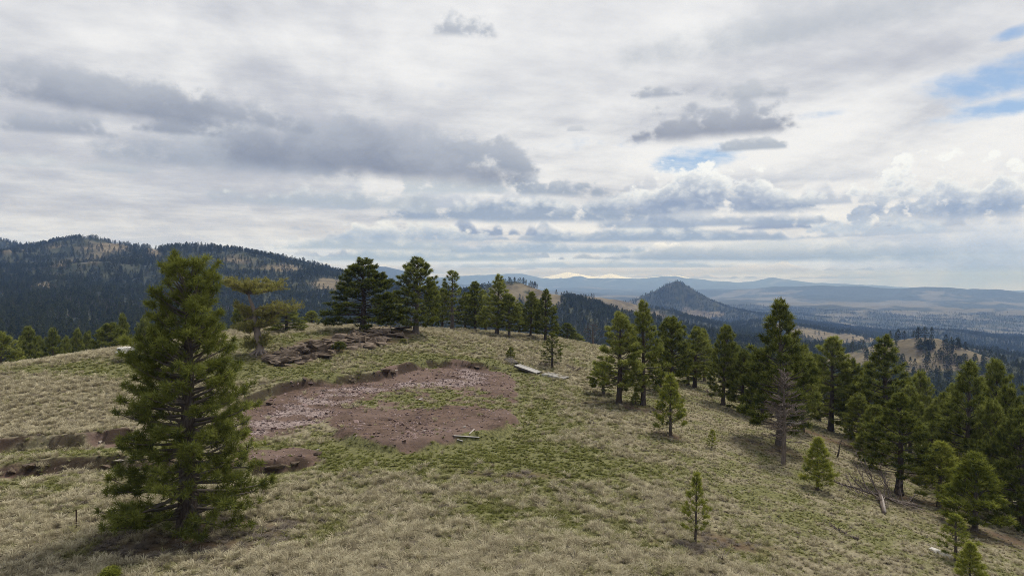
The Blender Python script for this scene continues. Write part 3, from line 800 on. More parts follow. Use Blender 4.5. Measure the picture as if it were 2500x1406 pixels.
class Geo:
    def __init__(self): self.V = []; self.Q = []; self.T = []; self.n = 0; self.qm = []; self.tm = []; self.tint = []
    def tube(self, pts, rad, sides=5, mat=0, cap=False):
        pts = np.asarray(pts, float); k = len(pts)
        tan = np.gradient(pts, axis=0); tan /= np.linalg.norm(tan, axis=1, keepdims=True) + 1e-9
        ref = np.where(np.abs(tan[:, 2:3]) > 0.9, np.array([[1., 0, 0]]), np.array([[0, 0, 1.]]))
        a = np.cross(tan, ref); a /= np.linalg.norm(a, axis=1, keepdims=True) + 1e-9
        b = np.cross(tan, a)
        th = np.arange(sides) * 2 * math.pi / sides
        ring = pts[:, None] + (a[:, None] * np.cos(th)[None, :, None] + b[:, None] * np.sin(th)[None, :, None]) * np.asarray(rad)[:, None, None]
        self.V.append(ring.reshape(-1, 3))
        i = np.arange(k - 1)[:, None] * sides; j = np.arange(sides)[None]; j2 = (j + 1) % sides
        q = np.stack([i + j, i + j2, i + sides + j2, i + sides + j], -1).reshape(-1, 4) + self.n
        self.Q.append(q); self.qm.append(np.full(len(q), mat))
        self.tint.append(np.zeros(k * sides))
        self.n += k * sides
        if cap:
            c = np.array([pts[0], pts[-1]]); self.V.append(c); self.tint.append(np.zeros(2))
            o = self.n - k * sides
            t0 = np.array([[o + (s + 1) % sides, o + s, self.n] for s in range(sides)])
            e = o + (k - 1) * sides
            t1 = np.array([[e + s, e + (s + 1) % sides, self.n + 1] for s in range(sides)])
            self.T += [t0, t1]; self.tm += [np.full(len(t0), mat), np.full(len(t1), mat)]
            self.n += 2
    def needles(self, pos, axis, tint, K, L, w, mat, r, spread=1.0):
        """K thin needles in a brush round each tuft"""
        n = len(pos)
        if n == 0: return
        axis = axis / (np.linalg.norm(axis, axis=1, keepdims=True) + 1e-9)
        rv = r.normal(size=(n, K, 3)); rv /= np.linalg.norm(rv, axis=2, keepdims=True) + 1e-9
        d = axis[:, None] * r.uniform(0.15, 1.0, (n, K, 1)) + rv * (0.85 * spread)
        d /= np.linalg.norm(d, axis=2, keepdims=True) + 1e-9
        base = pos[:, None] - axis[:, None] * (r.uniform(0, 0.6, (n, K, 1)) * L)
        ln = L * r.uniform(0.7, 1.15, (n, K, 1))
        side = np.cross(d, r.normal(size=(n, K, 3))); side /= np.linalg.norm(side, axis=2, keepdims=True) + 1e-9
        a = base + side * w * .5 + d * ln * .12; b_ = base - side * w * .5 + d * ln * .12; c = base + d * ln
        V = np.stack([a, b_, c], 2).reshape(-1, 3)
        self.V.append(V)
        t = np.arange(n * K * 3).reshape(-1, 3) + self.n
        self.T.append(t); self.tm.append(np.full(len(t), mat))
        tt = np.clip(np.repeat(tint, K) + r.uniform(-.08, .08, n * K), 0, None)
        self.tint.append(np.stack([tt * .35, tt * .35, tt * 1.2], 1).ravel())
        self.n += n * K * 3
    def mesh(self, name, mats, smooth=True):
        V = np.concatenate(self.V)
        fs = []; fm = []
        if self.Q: fs.append(np.concatenate(self.Q)); fm.append(np.concatenate(self.qm))
        if self.T: fs.append(np.concatenate(self.T)); fm.append(np.concatenate(self.tm))
        return mesh_np(name, V, fs, mats, smooth, {'tint': np.concatenate(self.tint)}, np.concatenate(fm))

def branch_path(start, azm, e0, e1, L, k, r, wob=0.05):
    pts = [np.array(start, float)]
    for i in range(k):
        t = (i + .5) / k
        e = e0 + (e1 - e0) * t * t + r.normal() * wob
        a = azm + r.normal() * wob * 1.6
        pts.append(pts[-1] + np.array([math.cos(a) * math.cos(e), math.sin(a) * math.cos(e), math.sin(e)]) * (L / k))
    return np.array(pts)

def gen_pine(seed, H=8.0, R=2.0, prof=((0, .9), (.15, 1), (.5, .75), (.8, .42), (1, .08)), cb=0.12, nb_=90, trunk_r=0.18, K=14, NL=0.24, NW=0.035,
             tw=5.0, dens=1.0, e_low=-.15, e_top=.9, upturn=.5, dead_low=6, mats=None, lean=0.03, top_flat=0.0, twig_len=.32, tuft_ax=.5, no_needles=False, skip=None, tint0=.5, inner=0.0, gap=.03, extra=()):
    """a pine: tapered trunk, limbs, twigs and brushes of needles; returns trunk mesh, crown mesh"""
    r = np.random.default_rng(seed)
    tr, cr = Geo(), Geo()
    k = 14
    tz = np.linspace(0, 1, k)
    bend = np.stack([np.cumsum(r.normal(0, lean, k)) * H * .05, np.cumsum(r.normal(0, lean, k)) * H * .05, tz * H * .97], 1)
    bend[0, :2] = 0; bend[1, :2] *= .3
    rad = trunk_r * (1 - tz) ** .8 + .012
    rad[0] *= 1.55; rad[1] *= 1.05
    bend[0, 2] = -0.35
    tr.tube(bend, rad, 10, 0)
    pz = np.array([p[0] for p in prof]); pr = np.array([p[1] for p in prof])
    def trunk_at(z): return np.array([np.interp(z, bend[:, 2], bend[:, i]) for i in range(3)])
    TP, TA, TT = [], [], []
    ga = r.uniform(0, 6.28)
    for i in range(nb_ + len(extra)):
        wh = i // 5
        t = max(min(((wh + .5) / (nb_ / 5)) ** .9 + r.normal(0, .006), .995), .001)
        z = H * (cb + (1 - cb) * t * .96)
        ga += 1.2566 + (.7 if i % 5 == 0 else 0) + r.normal(0, .22)
        if i < nb_ and r.uniform() < gap: continue
        if skip is not None and skip(t, ga % (2 * math.pi)): continue
        L = R * np.interp(t, pz, pr) * r.uniform(.72, 1.12)
        L = max(L, .18)
        if i >= nb_: t, ga, L = extra[i - nb_]; z = H * t
        e0 = e_low + (e_top - e_low) * t ** 1.2 + r.normal(0, .09)
        p = branch_path(trunk_at(z), ga, e0, e0 + upturn * (1 - .6 * t), L, 6, r)
        br = np.linspace(max(.012, trunk_r * .26 * (L / R) ** .8), .008, 7)
        cr.tube(p, br, 4, 1)
        bt = r.normal(0, .10)
        nt = max(3, int(L * tw * dens))
        for j in range(nt):
            s = (r.uniform(.30 if inner else .38, 1.0) ** .8) if j else 1.0
            q = np.array([np.interp(s * 6, np.arange(7), p[:, c]) for c in range(3)])
            fwd = p[min(6, int(s * 6) + 1)] - p[min(5, int(s * 6))]; fwd /= np.linalg.norm(fwd) + 1e-9
            if j == 0:
                d = fwd; tl = .10
            else:
                sidev = np.cross(fwd, [0, 0, 1]); sidev /= np.linalg.norm(sidev) + 1e-9
                d = fwd * r.uniform(.3, .9) + sidev * r.choice([-1, 1]) * r.uniform(.4, 1.0) + np.array([0, 0, r.uniform(-.1, .55)])
                d /= np.linalg.norm(d)
                tl = (twig_len * L * (1.05 - s) + .14) * r.uniform(.6, 1.3)
            e = q + d * tl + np.array([0, 0, tl * .12])
            tb = r.normal(0, .15)
            cr.tube(np.array([q, (q + e) / 2 - [0, 0, .02 * tl], e]), [.010, .008, .005], 3, 1)
            if not no_needles:
                m = 1 + (1 if tl > NL * 1.4 and r.uniform() < .6 else 0)
                for u in range(m):
                    f = 1 - u * r.uniform(.35, .6)
                    TP.append(q + (e - q) * f); TA.append(d * (1 - tuft_ax) + np.array([0, 0, tuft_ax]))
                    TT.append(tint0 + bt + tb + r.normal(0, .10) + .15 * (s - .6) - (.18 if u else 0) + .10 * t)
    # dead stubs under the crown
    for i in range(dead_low):
        z = H * r.uniform(cb * .4, cb + .12); a = r.uniform(0, 6.28); L = R * r.uniform(.2, .55)
        p = branch_path(trunk_at(z), a, -.1, -.35, L, 4, r, .15)
        tr.tube(p, np.linspace(.022, .006, 5), 3, 0)
    TP, TA, TT = (np.array(v) for v in (TP, TA, TT)) if len(TP) else (np.zeros((0, 3)), np.zeros((0, 3)), np.zeros(0))
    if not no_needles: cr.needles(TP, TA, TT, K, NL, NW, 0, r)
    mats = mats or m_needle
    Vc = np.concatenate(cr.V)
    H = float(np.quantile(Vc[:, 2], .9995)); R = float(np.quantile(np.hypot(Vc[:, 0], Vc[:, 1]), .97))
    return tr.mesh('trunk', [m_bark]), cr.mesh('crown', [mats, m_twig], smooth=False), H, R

TREES = 0
def put_pine(tmpl, base, H, R, rz, label, group=None, name='pine_tree', lean=(0, 0)):
    tm, cm, H0, R0 = tmpl
    o = empty(name, tuple(base), rz)
    sx, sz = R / R0, H / H0
    for n_, m_ in (('trunk', tm), ('crown', cm)):
        c = link(n_, m_, o)
        s = sx if n_ == 'crown' else (sx + sz) / 2
        c.scale = (sx, sx, sz)
    o.rotation_euler = (lean[0], lean[1], rz)
    tag(o, label, 'tree', group)
    return o
def spot(px, py=None, d=None):
    if d is not None:
        X_ = ray(px, 800)[0] * d
        return np.array([X_, d, gz(X_, d)])
    return G(px, py)

# templates
CON = ((0, .80), (.12, 1), (.35, .92), (.6, .68), (.82, .42), (.95, .24), (1, .18))
OVAL = ((0, .7), (.2, 1), (.5, .97), (.75, .74), (.9, .50), (1, .28))
COL = ((0, .7), (.15, 1), (.45, .95), (.7, .76), (.88, .50), (1, .22))
T_BIG = gen_pine(101, 10.9, 3.0, ((0, .98), (.06, 1.0), (.2, .90), (.38, .80), (.5, .76), (.62, .66), (.7, .56), (.85, .52), (.93, .47), (1, .32)), .06, 225, .36, 36, .29, .026, 5.4, 1.0,
                 -.26, .95, .55, 10, m_needle, .02, twig_len=.36, inner=1, tint0=.30, gap=.10,
                 extra=((.60, 3.0, 2.5), (.62, 3.25, 2.55), (.585, 3.45, 2.4), (.64, 2.8, 2.2), (.57, 3.1, 2.3)))
TM = [gen_pine(11, 8, 1.9, CON, .12, 88, .19, 26, .30, 0.042, 6.4, twig_len=.44, e_top=1.1, tint0=.58),
      gen_pine(12, 8, 2.0, OVAL, .16, 92, .20, 26, .30, 0.042, 6.2, e_low=-.05, twig_len=.44, e_top=1.1, tint0=.58),
      gen_pine(13, 8, 1.7, COL, .10, 92, .17, 26, .30, 0.042, 6.6, twig_len=.44, e_top=1.1, tint0=.58),
      gen_pine(14, 8, 2.1, CON, .20, 78, .20, 26, .31, 0.044, 6.2, e_low=.0, dead_low=16, twig_len=.44, e_top=1.1, tint0=.58),
      gen_pine(15, 8, 1.9, OVAL, .08, 94, .18, 26, .30, 0.042, 6.4, e_low=-.2, twig_len=.44, e_top=1.1, tint0=.58)]
T_SPREAD = gen_pine(21, 8, 3.6, ((0, 1.0), (.1, 1.0), (.3, .92), (.5, .82), (.68, .62), (.82, .42), (.92, .30), (1, .2)), .10, 125, .28, 26, .31, 0.044, 6.0, 1.0, -.22, 1.0, .35, 10, m_needle, .03, twig_len=.36)
T_ROUND = gen_pine(22, 8, 2.3, ((0, .75), (.15, .9), (.4, 1), (.62, .9), (.8, .66), (.92, .48), (1, .3)), .12, 105, .26, 26, .31, 0.044, 6.2, 1.0, -.25, 1.0, .45, 10, m_needle, .04, twig_len=.42)
T_OPEN = gen_pine(23, 8, 1.6, ((0, .5), (.2, .95), (.45, 1), (.65, .7), (.8, .6), (.92, .5), (1, .22)), .14, 62, .17, 26, .30, 0.042, 5.2, .9, -.05, 1.0, .4, 14, m_needle, .04, twig_len=.4)
TY = [gen_pine(31, 4, 1.0, ((0, .8), (.15, 1), (.4, .95), (.7, .6), (.9, .35), (1, .12)), .07, 58, .075, 26, .25, .028, 8.5, 1, .25, 1.2, .4, 2, m_needle_y, .03, twig_len=.4),
      gen_pine(32, 4, 1.0, ((0, .7), (.2, 1), (.4, .7), (.6, .6), (.8, .45), (1, .14)), .12, 40, .07, 26, .23, .028, 7.5, 1, .2, 1.2, .4, 4, m_needle_y, .05, twig_len=.36),
      gen_pine(33, 4, 1.15, ((0, .9), (.2, 1), (.5, .8), (.8, .5), (1, .16)), .03, 62, .075, 26, .26, .030, 8.5, 1, .3, 1.2, .35, 1, m_needle_y, .03, twig_len=.4)]

# ------------------------------------------------------------------ the pines (column, base row or distance, top row, half width in pixels, template, label)
PINES = [
 (460, 1303, None, 615, 190, T_BIG, 'tall dense foreground pine with its lowest boughs sweeping near the ground'),
 (887, 804, None, 628, 84, T_SPREAD, 'broad spreading pine on the crest above the rock ledge, with long low left limbs'),
 (1015, 813, None, 625, 50, T_ROUND, 'dark round-headed pine at the right end of the rock ledge'),
 (1054, None, 104, 690, 24, TM[2], 'slim pine just behind the round-headed pine at the ledge end'),
 (1104, None, 97, 658, 36, T_OPEN, 'thin open-topped pine on the crest right of the round-headed pine'),
 (1160, None, 100, 685, 27, TM[2], 'narrow pine on the crest between the open-topped pine and the darkest pine'),
 (1213, None, 94, 668, 40, TM[0], 'darkest cone-shaped pine of the crest row'),
 (1243, None, 93, 716, 30, TM[1], 'shorter pine touching the right side of the darkest crest pine'),
 (1295, None, 97, 710, 22, TM[2], 'left one of the close pair of pines at the right end of the crest row'),
 (1332, None, 95, 704, 30, TM[0], 'right one of the close pair of pines at the right end of the crest row'),
 (1384, None, 112, 787, 22, TM[4], 'short dark pine dropping behind the crest beside the close pair'),
 (1405, None, 118, 812, 20, TM[4], 'low dark pine mostly sunk behind the crest, last of the crest row'),
 (700, None, 84, 742, 44, T_SPREAD, 'low wide bushy pine behind the gnarled flat-topped pine'),
 (762, None, 96, 757, 20, TM[1], 'small round pine standing alone on the far edge of the knoll'),
 (590, None, 100, 742, 26, TM[1], 'pine behind the gnarled flat-topped pine, half hidden by the foreground pine'),
 (1511, 986, None, 757, 56, TM[3], 'left one of the two tall pines beside the timber panels'),
 (1570, 989, None, 730, 52, TM[0], 'right, taller one of the two tall pines beside the timber panels'),
 (1473, None, 60, 880, 34, TM[1], 'low pine tucked under the left one of the two tall pines'),
 (1640, None, 66, 770, 50, TM[1], 'dark round-topped pine right behind the two tall pines'),
 (1696, 947, None, 795, 42, TM[3], 'pine with a bare dark lower trunk left of the slope gap'),
 (1765, None, 65, 790, 36, TM[2], 'slim pine right of the bare-trunked one on the slope edge'),
 (1720, None, 84, 800, 30, TM[0], 'pine behind the bare-trunked one, lower on the slope'),
 (1612, None, 70, 830, 34, TM[4], 'short leafy pine between the two tall pines and the bare-trunked one'),
 (1809, 1007, None, 850, 36, TM[4], 'small full pine at the left foot of the tallest slope pine'),
 (1905, 1088, None, 727, 82, TM[0], 'tallest pine of the right slope, rising behind the bare dead tree'),
 (1862, None, 62, 850, 40, TM[4], 'bushy pine at the left shoulder of the tallest slope pine'),
 (1960, None, 60, 842, 38, TM[1], 'pine at the right shoulder of the tallest slope pine'),
 (2028, 1052, None, 818, 54, TM[2], 'dark column-shaped pine right of the tallest slope pine'),
 (2078, None, 66, 872, 40, TM[1], 'round pine between the dark column pine and the craggy-topped pine'),
 (2165, None, 62, 815, 76, TM[0], 'craggy-topped tall pine in front of the pale grassy knoll'),
 (2120, None, 68, 880, 40, TM[3], 'pine at the left side of the craggy-topped pine'),
 (2245, None, 66, 902, 34, TM[1], 'pine at the right side of the craggy-topped pine, lower on the slope'),
 (2194, 1206, None, 955, 74, TM[3], 'full pine with a bare lower trunk standing just above the fallen trunk'),
 (2130, None, 52, 985, 40, TM[4], 'bushy pine behind the full pine above the fallen trunk'),
 (2365, None, 49, 878, 78, TM[0], 'tall olive pine at the right, its top against the grassy knoll'),
 (2438, None, 56, 872, 48, TM[2], 'dark narrow pine right behind the tall olive pine'),
 (2310, None, 56, 955, 44, TM[1], 'lower pine at the left side of the tall olive pine'),
 (2292, 1238, None, 1072, 60, TY[0], 'young pine in front of the olive pine, nearest the cut end of the log'),
 (2380, 1294, None, 1100, 76, TY[2], 'bushy young pine in front of the tall olive pine'),
 (2495, None, 43, 992, 92, T_SPREAD, 'wide pine cut by the right edge, its dead lower boughs trailing'),
 (2560, None, 50, 900, 90, TM[0], 'pine rising behind the wide pine at the right edge'),
 (2333, 1367, None, 1250, 46, TY[1], 'yellow-green sapling beside the bleached slab in the lower right corner'),
 (2368, 1425, None, 1318, 36, TY[2], 'low bushy sapling cut by the bottom edge in the lower right corner'),
 (1637, 1064, None, 908, 38, TY[0], 'bright young pine standing alone in front of the tall pair'),
 (1995, 1196, None, 1062, 40, TY[2], 'bright bushy young pine between the dead tree and the fallen trunk'),
 (1697, 1323, None, 1145, 36, TY[1], 'thin open sapling alone on the lower right grass'),
 (1738, 1094, None, 1045, 15, TY[1], 'tiny seedling pine on the slope right of the bright young pine'),
 (1348, 899, None, 810, 25, T_OPEN, 'small lopsided pine behind the timber panels'),
 (1246, 873, None, 845, 11, TY[2], 'tiny round seedling pine behind the small dark panel'),
 (1552, 986, None, 955, 14, TY[2], 'dark seedling between the trunks of the two tall pines'),
 (1680, None, 76, 838, 34, TM[4], 'half-hidden pine behind the gap left of the bare-trunked pine'),
 (1790, None, 74, 832, 32, TM[1], 'pine in the second row right of the slim slope-edge pine'),
 (1836, None, 72, 872, 34, TM[2], 'pine in the second row left of the tallest slope pine'),
 (1930, None, 74, 812, 36, TM[2], 'pine hidden behind the right side of the tallest slope pine'),
 (2000, None, 74, 862, 36, TM[4], 'pine in the second row left of the dark column pine'),
 (2098, None, 58, 958, 36, TM[1], 'low pine in front of the craggy-topped pine on its left'),
 (2225, None, 57, 938, 40, TM[2], 'pine between the craggy-topped pine and the full pine above the fallen trunk'),
 (2275, None, 53, 985, 38, TM[4], 'lower pine right of the full pine above the fallen trunk'),
 (2335, None, 62, 932, 34, TM[2], 'pine behind the left shoulder of the tall olive pine'),
 (2412, None, 47, 968, 48, TM[1], 'pine in front of the dark narrow pine, right of the tall olive pine'),
 (2470, None, 49, 935, 48, TM[4], 'pine rising left of the wide pine at the right edge'),
 (1080, None, 106, 702, 26, TM[1], 'pine in the second crest row left of the thin open-topped pine'),
 (1135, None, 108, 712, 26, TM[4], 'pine in the second crest row right of the thin open-topped pine'),
 (1186, None, 107, 705, 26, TM[0], 'pine in the second crest row left of the darkest crest pine'),
 (1268, None, 106, 738, 24, TM[2], 'pine in the second crest row between the darkest pine and the close pair'),
 (1312, None, 107, 728, 24, TM[1], 'pine behind the close pair at the right end of the crest row'),
 (948, None, 100, 712, 34, TM[4], 'pine filling the gap behind the spreading and round-headed crest pines'),
 # valley pines beyond the left shoulder
 (5, None, 82, 808, 46, TM[1], 'round green pine cut by the left edge beyond the grassy shoulder'),
 (40, None, 96, 822, 30, TM[0], 'dark pine behind the one at the left edge'),
 (76, None, 92, 794, 32, TM[2], 'slender pine beyond the shoulder, second clear top from the left edge'),
 (130, None, 90, 799, 36, TM[0], 'light green pine beyond the shoulder, third clear top from the left edge'),
 (183, None, 104, 800, 22, TM[2], 'thin pine beyond the shoulder left of the big round-crowned one'),
 (212, None, 112, 806, 24, TM[4], 'small dark pine beyond the shoulder left of the big round-crowned one'),
 (272, None, 92, 786, 46, T_ROUND, 'big round-crowned green pine beyond the shoulder, left of the vehicle'),
 (302, None, 108, 764, 34, TM[0], 'dark pointed pine behind the big round-crowned one'),
 (345, None, 112, 772, 32, TM[1], 'pine behind the vehicle, mostly hidden by the foreground pine'),
 (160, None, 116, 818, 26, TM[3], 'dim pine in the second row beyond the shoulder'),
 (240, None, 124, 800, 22, TM[0], 'dim pointed pine behind the big round-crowned one on its left'),
 (100, None, 120, 818, 24, TM[4], 'dim low pine between the slender and the light green pines'),
 (520, None, 110, 770, 30, TM[0], 'pine far behind the foreground pine on its right side'),
]
big_pine_spot = None
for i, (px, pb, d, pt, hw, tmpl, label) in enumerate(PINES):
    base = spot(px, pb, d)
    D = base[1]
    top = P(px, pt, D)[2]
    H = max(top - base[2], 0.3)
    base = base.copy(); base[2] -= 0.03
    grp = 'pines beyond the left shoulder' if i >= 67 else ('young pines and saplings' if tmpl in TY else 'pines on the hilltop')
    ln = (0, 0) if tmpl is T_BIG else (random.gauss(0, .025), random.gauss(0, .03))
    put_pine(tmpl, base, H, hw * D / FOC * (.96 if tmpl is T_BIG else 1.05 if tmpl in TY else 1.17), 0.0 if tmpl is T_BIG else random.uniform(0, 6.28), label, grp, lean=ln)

# ------------------------------------------------------------------ gnarled flat-topped pine on the ledge: roots, bent trunk, layered limbs
def gnarled():
    base = spot(635, 862)
    D = base[1]; s = D / FOC
    r = np.random.default_rng(5)
    o = empty('limber_pine', tuple(base))
    tag(o, 'gnarled flat-topped pine with exposed roots on the left end of the rock ledge', 'tree')
    def L3(px, py, dy=0.0): return np.array([(px - 635) * s, dy, (862 - py) * s])
    tr = Geo()
    tp = np.array([L3(637, 872), L3(635, 858), L3(632, 838), L3(628, 812), L3(624, 786), L3(622, 764), L3(616, 745), L3(609, 728), L3(606, 712)])
    tr.tube(tp, [.70, .42, .33, .30, .26, .22, .17, .12, .06], 10)
    for a in np.linspace(0, 6.28, 11)[:-1] + .2:
        q = np.array([[math.cos(a) * .3, math.sin(a) * .3, .25], [math.cos(a) * .75, math.sin(a) * .75, -.02], [math.cos(a + .2) * 1.25, math.sin(a + .2) * 1.25, -.30], [math.cos(a + .3) * 1.7, math.sin(a + .3) * 1.7, -.5]])
        tr.tube(q, [.16, .10, .06, .03], 5)
    link('trunk', tr.mesh('trunk', [m_dead]), o)
    layers = [(716, 556, 692, 696, 3.4, 46), (770, 645, 742, 750, 2.0, 14), (775, 578, 612, 758, 1.8, 12), (806, 570, 620, 800, 1.6, 12), (800, 632, 690, 778, 1.8, 12), (836, 622, 662, 836, 1.2, 10), (838, 596, 622, 846, 1.0, 8), (760, 640, 700, 765, 1.5, 10), (790, 590, 625, 790, 2.0, 8)]
    cr = Geo(); TP, TA, TT = [], [], []
    for (yr, x0, x1, ym, dep, nbr) in layers:
        root = L3(np.interp(yr, [712, 862], [607, 636]), yr)
        for i in range(nbr):
            xe = x0 + (x1 - x0) * (i + r.uniform(0, 1)) / nbr
            rel = (xe - 635) / max(abs(x1 - 635), abs(x0 - 635))
            e = L3(xe, ym + r.uniform(-12, 14) - (8 if abs(rel) > .7 else 0), r.uniform(-dep, dep) * (1 - .4 * abs(rel)))
            mid = (root + e) / 2 + np.array([0, 0, r.uniform(-.35, .1)])
            t = np.linspace(0, 1, 6)[:, None]
            p = root * (1 - t) ** 2 + mid * 2 * t * (1 - t) + e * t * t + r.normal(0, .04, (6, 3))
            cr.tube(p, np.linspace(.085 if i % 3 == 0 else .05, .012, 6), 4, 1)
            for j in range(20):
                u = r.uniform(.35, 1.0) if j else 1
                q = np.array([np.interp(u * 5, np.arange(6), p[:, c]) for c in range(3)])
                d = np.array([r.normal(0, .7) + np.sign(xe - 625) * .4, r.normal(0, .7), r.uniform(.1, .8)]); d /= np.linalg.norm(d)
                ee = q + d * r.uniform(.2, .55)
                cr.tube(np.array([q, (q + ee) / 2, ee]), [.012, .01, .006], 3, 1)
                for f in (1, .6):
                    TP.append(q + (ee - q) * f); TA.append(d); TT.append(.68 + r.normal(0, .2))
    cr.needles(np.array(TP), np.array(TA), np.array(TT), 13, .24, .036, 0, r)
    link('crown', cr.mesh('crown', [m_needle_j, m_dead], False), o)
    for (xa, ya, xb, yb) in [(620, 792, 655, 797), (620, 757, 700, 752), (621, 765, 592, 768), (618, 785, 596, 782), (608, 720, 575, 706), (606, 716, 660, 712)]:
        g = Geo(); a, e = L3(xa, ya), L3(xb, yb, r.uniform(-.5, .5)); t = np.linspace(0, 1, 7)[:, None]
        g.tube(a * (1 - t) + e * t + r.normal(0, .035, (7, 3)) + np.array([0, 0, .18]) * np.sin(t * 3.1), np.linspace(.13, .03, 7), 6)
        link('limb', g.mesh('limb', [m_dead]), o)
gnarled()

# ------------------------------------------------------------------ bare trees and downed wood: trunk and every bough its own mesh
def bare_bough(p0, azm, e0, e1, L, r0, r, twigs=7, droop=0.0, mat=None, lvl=2):
    g = Geo()
    p = branch_path(p0, azm, e0, e1, L, 6, r, .09)
    g.tube(p, np.linspace(r0 * 1.25, .011, 7), 5)
    for j in range(twigs):
        s = r.uniform(.25, .98)
        q = np.array([np.interp(s * 6, np.arange(7), p[:, c]) for c in range(3)])
        k = min(5, int(s * 6)); f = p[k + 1] - p[k]; f /= np.linalg.norm(f)
        a2 = math.atan2(f[1], f[0]) + r.choice([-1, 1]) * r.uniform(.4, 1.1)
        pp = branch_path(q, a2, math.asin(np.clip(f[2], -1, 1)) + r.normal(0, .25), e1 + r.normal(.1, .2), L * r.uniform(.18, .42) * (1.2 - s), 4, r, .15)
        g.tube(pp, np.linspace(.017, .008, 5), 3)
        if lvl > 1:
            for w_ in range(2):
                h = pp[r.integers(1, 4)]
                p3 = branch_path(h, a2 + r.normal(0, .7), r.normal(.1, .3), r.normal(.2, .3), L * r.uniform(.08, .2), 3, r, .2)
                g.tube(p3, np.linspace(.012, .006, 4), 3)
    return g
def dead_tree():
    base = spot(1912, 1134); D = base[1]
    H = P(1912, 905, D)[2] - base[2]; R = 66 * D / FOC
    r = np.random.default_rng(44)
    o = empty('dead_tree', tuple(base)); tag(o, 'bare grey dead tree in front of the tallest slope pine', 'tree')
    g = Geo(); z = np.linspace(0, 1, 12)
    tp = np.stack([np.cumsum(r.normal(0, .02, 12)), np.cumsum(r.normal(0, .02, 12)), z * H], 1); tp[0] = [0, 0, -.2]
    g.tube(tp, .15 * (1 - z) ** .8 + .012, 8)
    link('trunk', g.mesh('trunk', [m_dead]), o)
    for i in range(84):
        t = r.uniform(.2, 1) ** .85
        L = R * np.interp(t, [.2, .35, .6, .85, 1], [.7, 1.0, .85, .5, .2]) * r.uniform(.65, 1.1)
        p0 = np.array([np.interp(t * H, tp[:, 2], tp[:, c]) for c in range(3)])
        g = bare_bough(p0, r.uniform(0, 6.28), -.1 + .7 * t ** 2, .1 + .6 * t, L, .024, r, 15)
        link('branch', g.mesh('branch', [m_bleach if i in (5, 11) else m_dead]), o)
dead_tree()
def log_mesh(pa, pb, ra, rb, r, n=9, wob=.03):
    g = Geo(); t = np.linspace(0, 1, n)[:, None]
    g.tube(pa * (1 - t) + pb * t + r.normal(0, wob, (n, 3)), np.linspace(ra, rb, n), 9, 0, True)
    return g
def fallen():
    r = np.random.default_rng(77)
    a = G(2238, 1246); e = G(2012, 1183); a[2] += .22; e[2] += .45
    o = empty('fallen_tree', tuple(a)); tag(o, 'fallen bare grey tree lying on the slope with upright broken boughs', 'fallen tree')
    e_l = e - a
    link('trunk', log_mesh(np.zeros(3), e_l, .115, .035, r).mesh('trunk', [m_dead]), o)
    g = Geo(); dv = e_l / np.linalg.norm(e_l)
    g.tube(np.array([-dv * .03, dv * .42]), [.122, .118], 9, 0, True); link('broken_end', g.mesh('broken_end', [m_bleach]), o)
    for i, (f, az_, el_, L) in enumerate([(.38, 2.2, .9, 2.4), (.42, 1.8, 1.0, 2.0), (.52, 1.9, 1.0, 1.6), (.24, 1.5, .8, 1.6), (.2, .9, .6, 1.3), (.34, 1.0, .9, 1.7), (.3, -1.2, -.1, 1.5), (.4, -1.8, -.1, 1.6),
                                          (.5, -1.4, -.2, 1.2), (.6, -1.7, -.25, .9), (.68, -1.6, -.3, .8), (.76, -1.5, -.3, .7), (.83, -1.6, -.2, .5), (.2, -1.0, -.1, 1.3), (.12, -.9, 0, 1.0), (.7, 1.6, .7, .8),
                                          (.88, 1.9, .8, .6), (.95, 2.2, .6, .5), (.15, 1.2, .7, 1.3), (.28, 2.0, 1.1, 1.9), (.33, -2.2, .1, 1.4), (.46, 2.6, .6, 1.3), (.58, 2.4, .8, 1.1), (.1, .6, .4, .9)]):
        g = bare_bough(e_l * f, az_, el_, el_ + .15, L * 1.15, .034, r, 10)
        link('branch', g.mesh('branch', [m_dead]), o)
    b0 = G(2158, 1256); b1 = G(2148, 1214); b0[2] += .1; b1[2] += .42
    o = empty('broken_log', tuple(b0)); tag(o, 'short split bleached log leaning on the fallen tree', 'log')
    g = log_mesh(np.zeros(3), b1 - b0, .10, .085, r, 6); link('bark', g.mesh('bark', [m_dead]), o)
    v = (b1 - b0); g = Geo(); off = np.array([.045, -.05, .04])
    g.tube(np.array([v * .02 + off, v * .3 + off, v * .6 + off, v * .8 + off * .8]), [.07, .075, .06, .02], 6, 0, True); link('split_face', g.mesh('split_face', [m_bleach]), o)
fallen()
def stick(name, pa, pb, ra, mat, label, cat, tw=0, seed=1):
    r = np.random.default_rng(seed)
    a = G(*pa); e = G(*pb); a[2] += ra * 1.1; e[2] += ra * 1.3
    o = empty(name, tuple(a)); tag(o, label, cat)
    link('stem', log_mesh(np.zeros(3), e - a, ra, ra * .45, r, 7, ra * .6).mesh('stem', [mat]), o)
    for i in range(tw):
        f = r.uniform(.35, .95)
        g = bare_bough((e - a) * f, r.uniform(0, 6.28), .5, .7, r.uniform(.25, .6), .014, r, 3, lvl=1)
        link('twig', g.mesh('twig', [mat]), o)
stick('fallen_branch', (2090, 1317), (2032, 1290), .06, m_dead, 'small dark fallen branch on the grass below the fallen tree', 'branch', 9, 3)
stick('dead_branch', (1775, 1374), (1758, 1366), .05, m_dead, 'small pale dead branch on the grass near the bottom edge', 'branch', 8, 4)
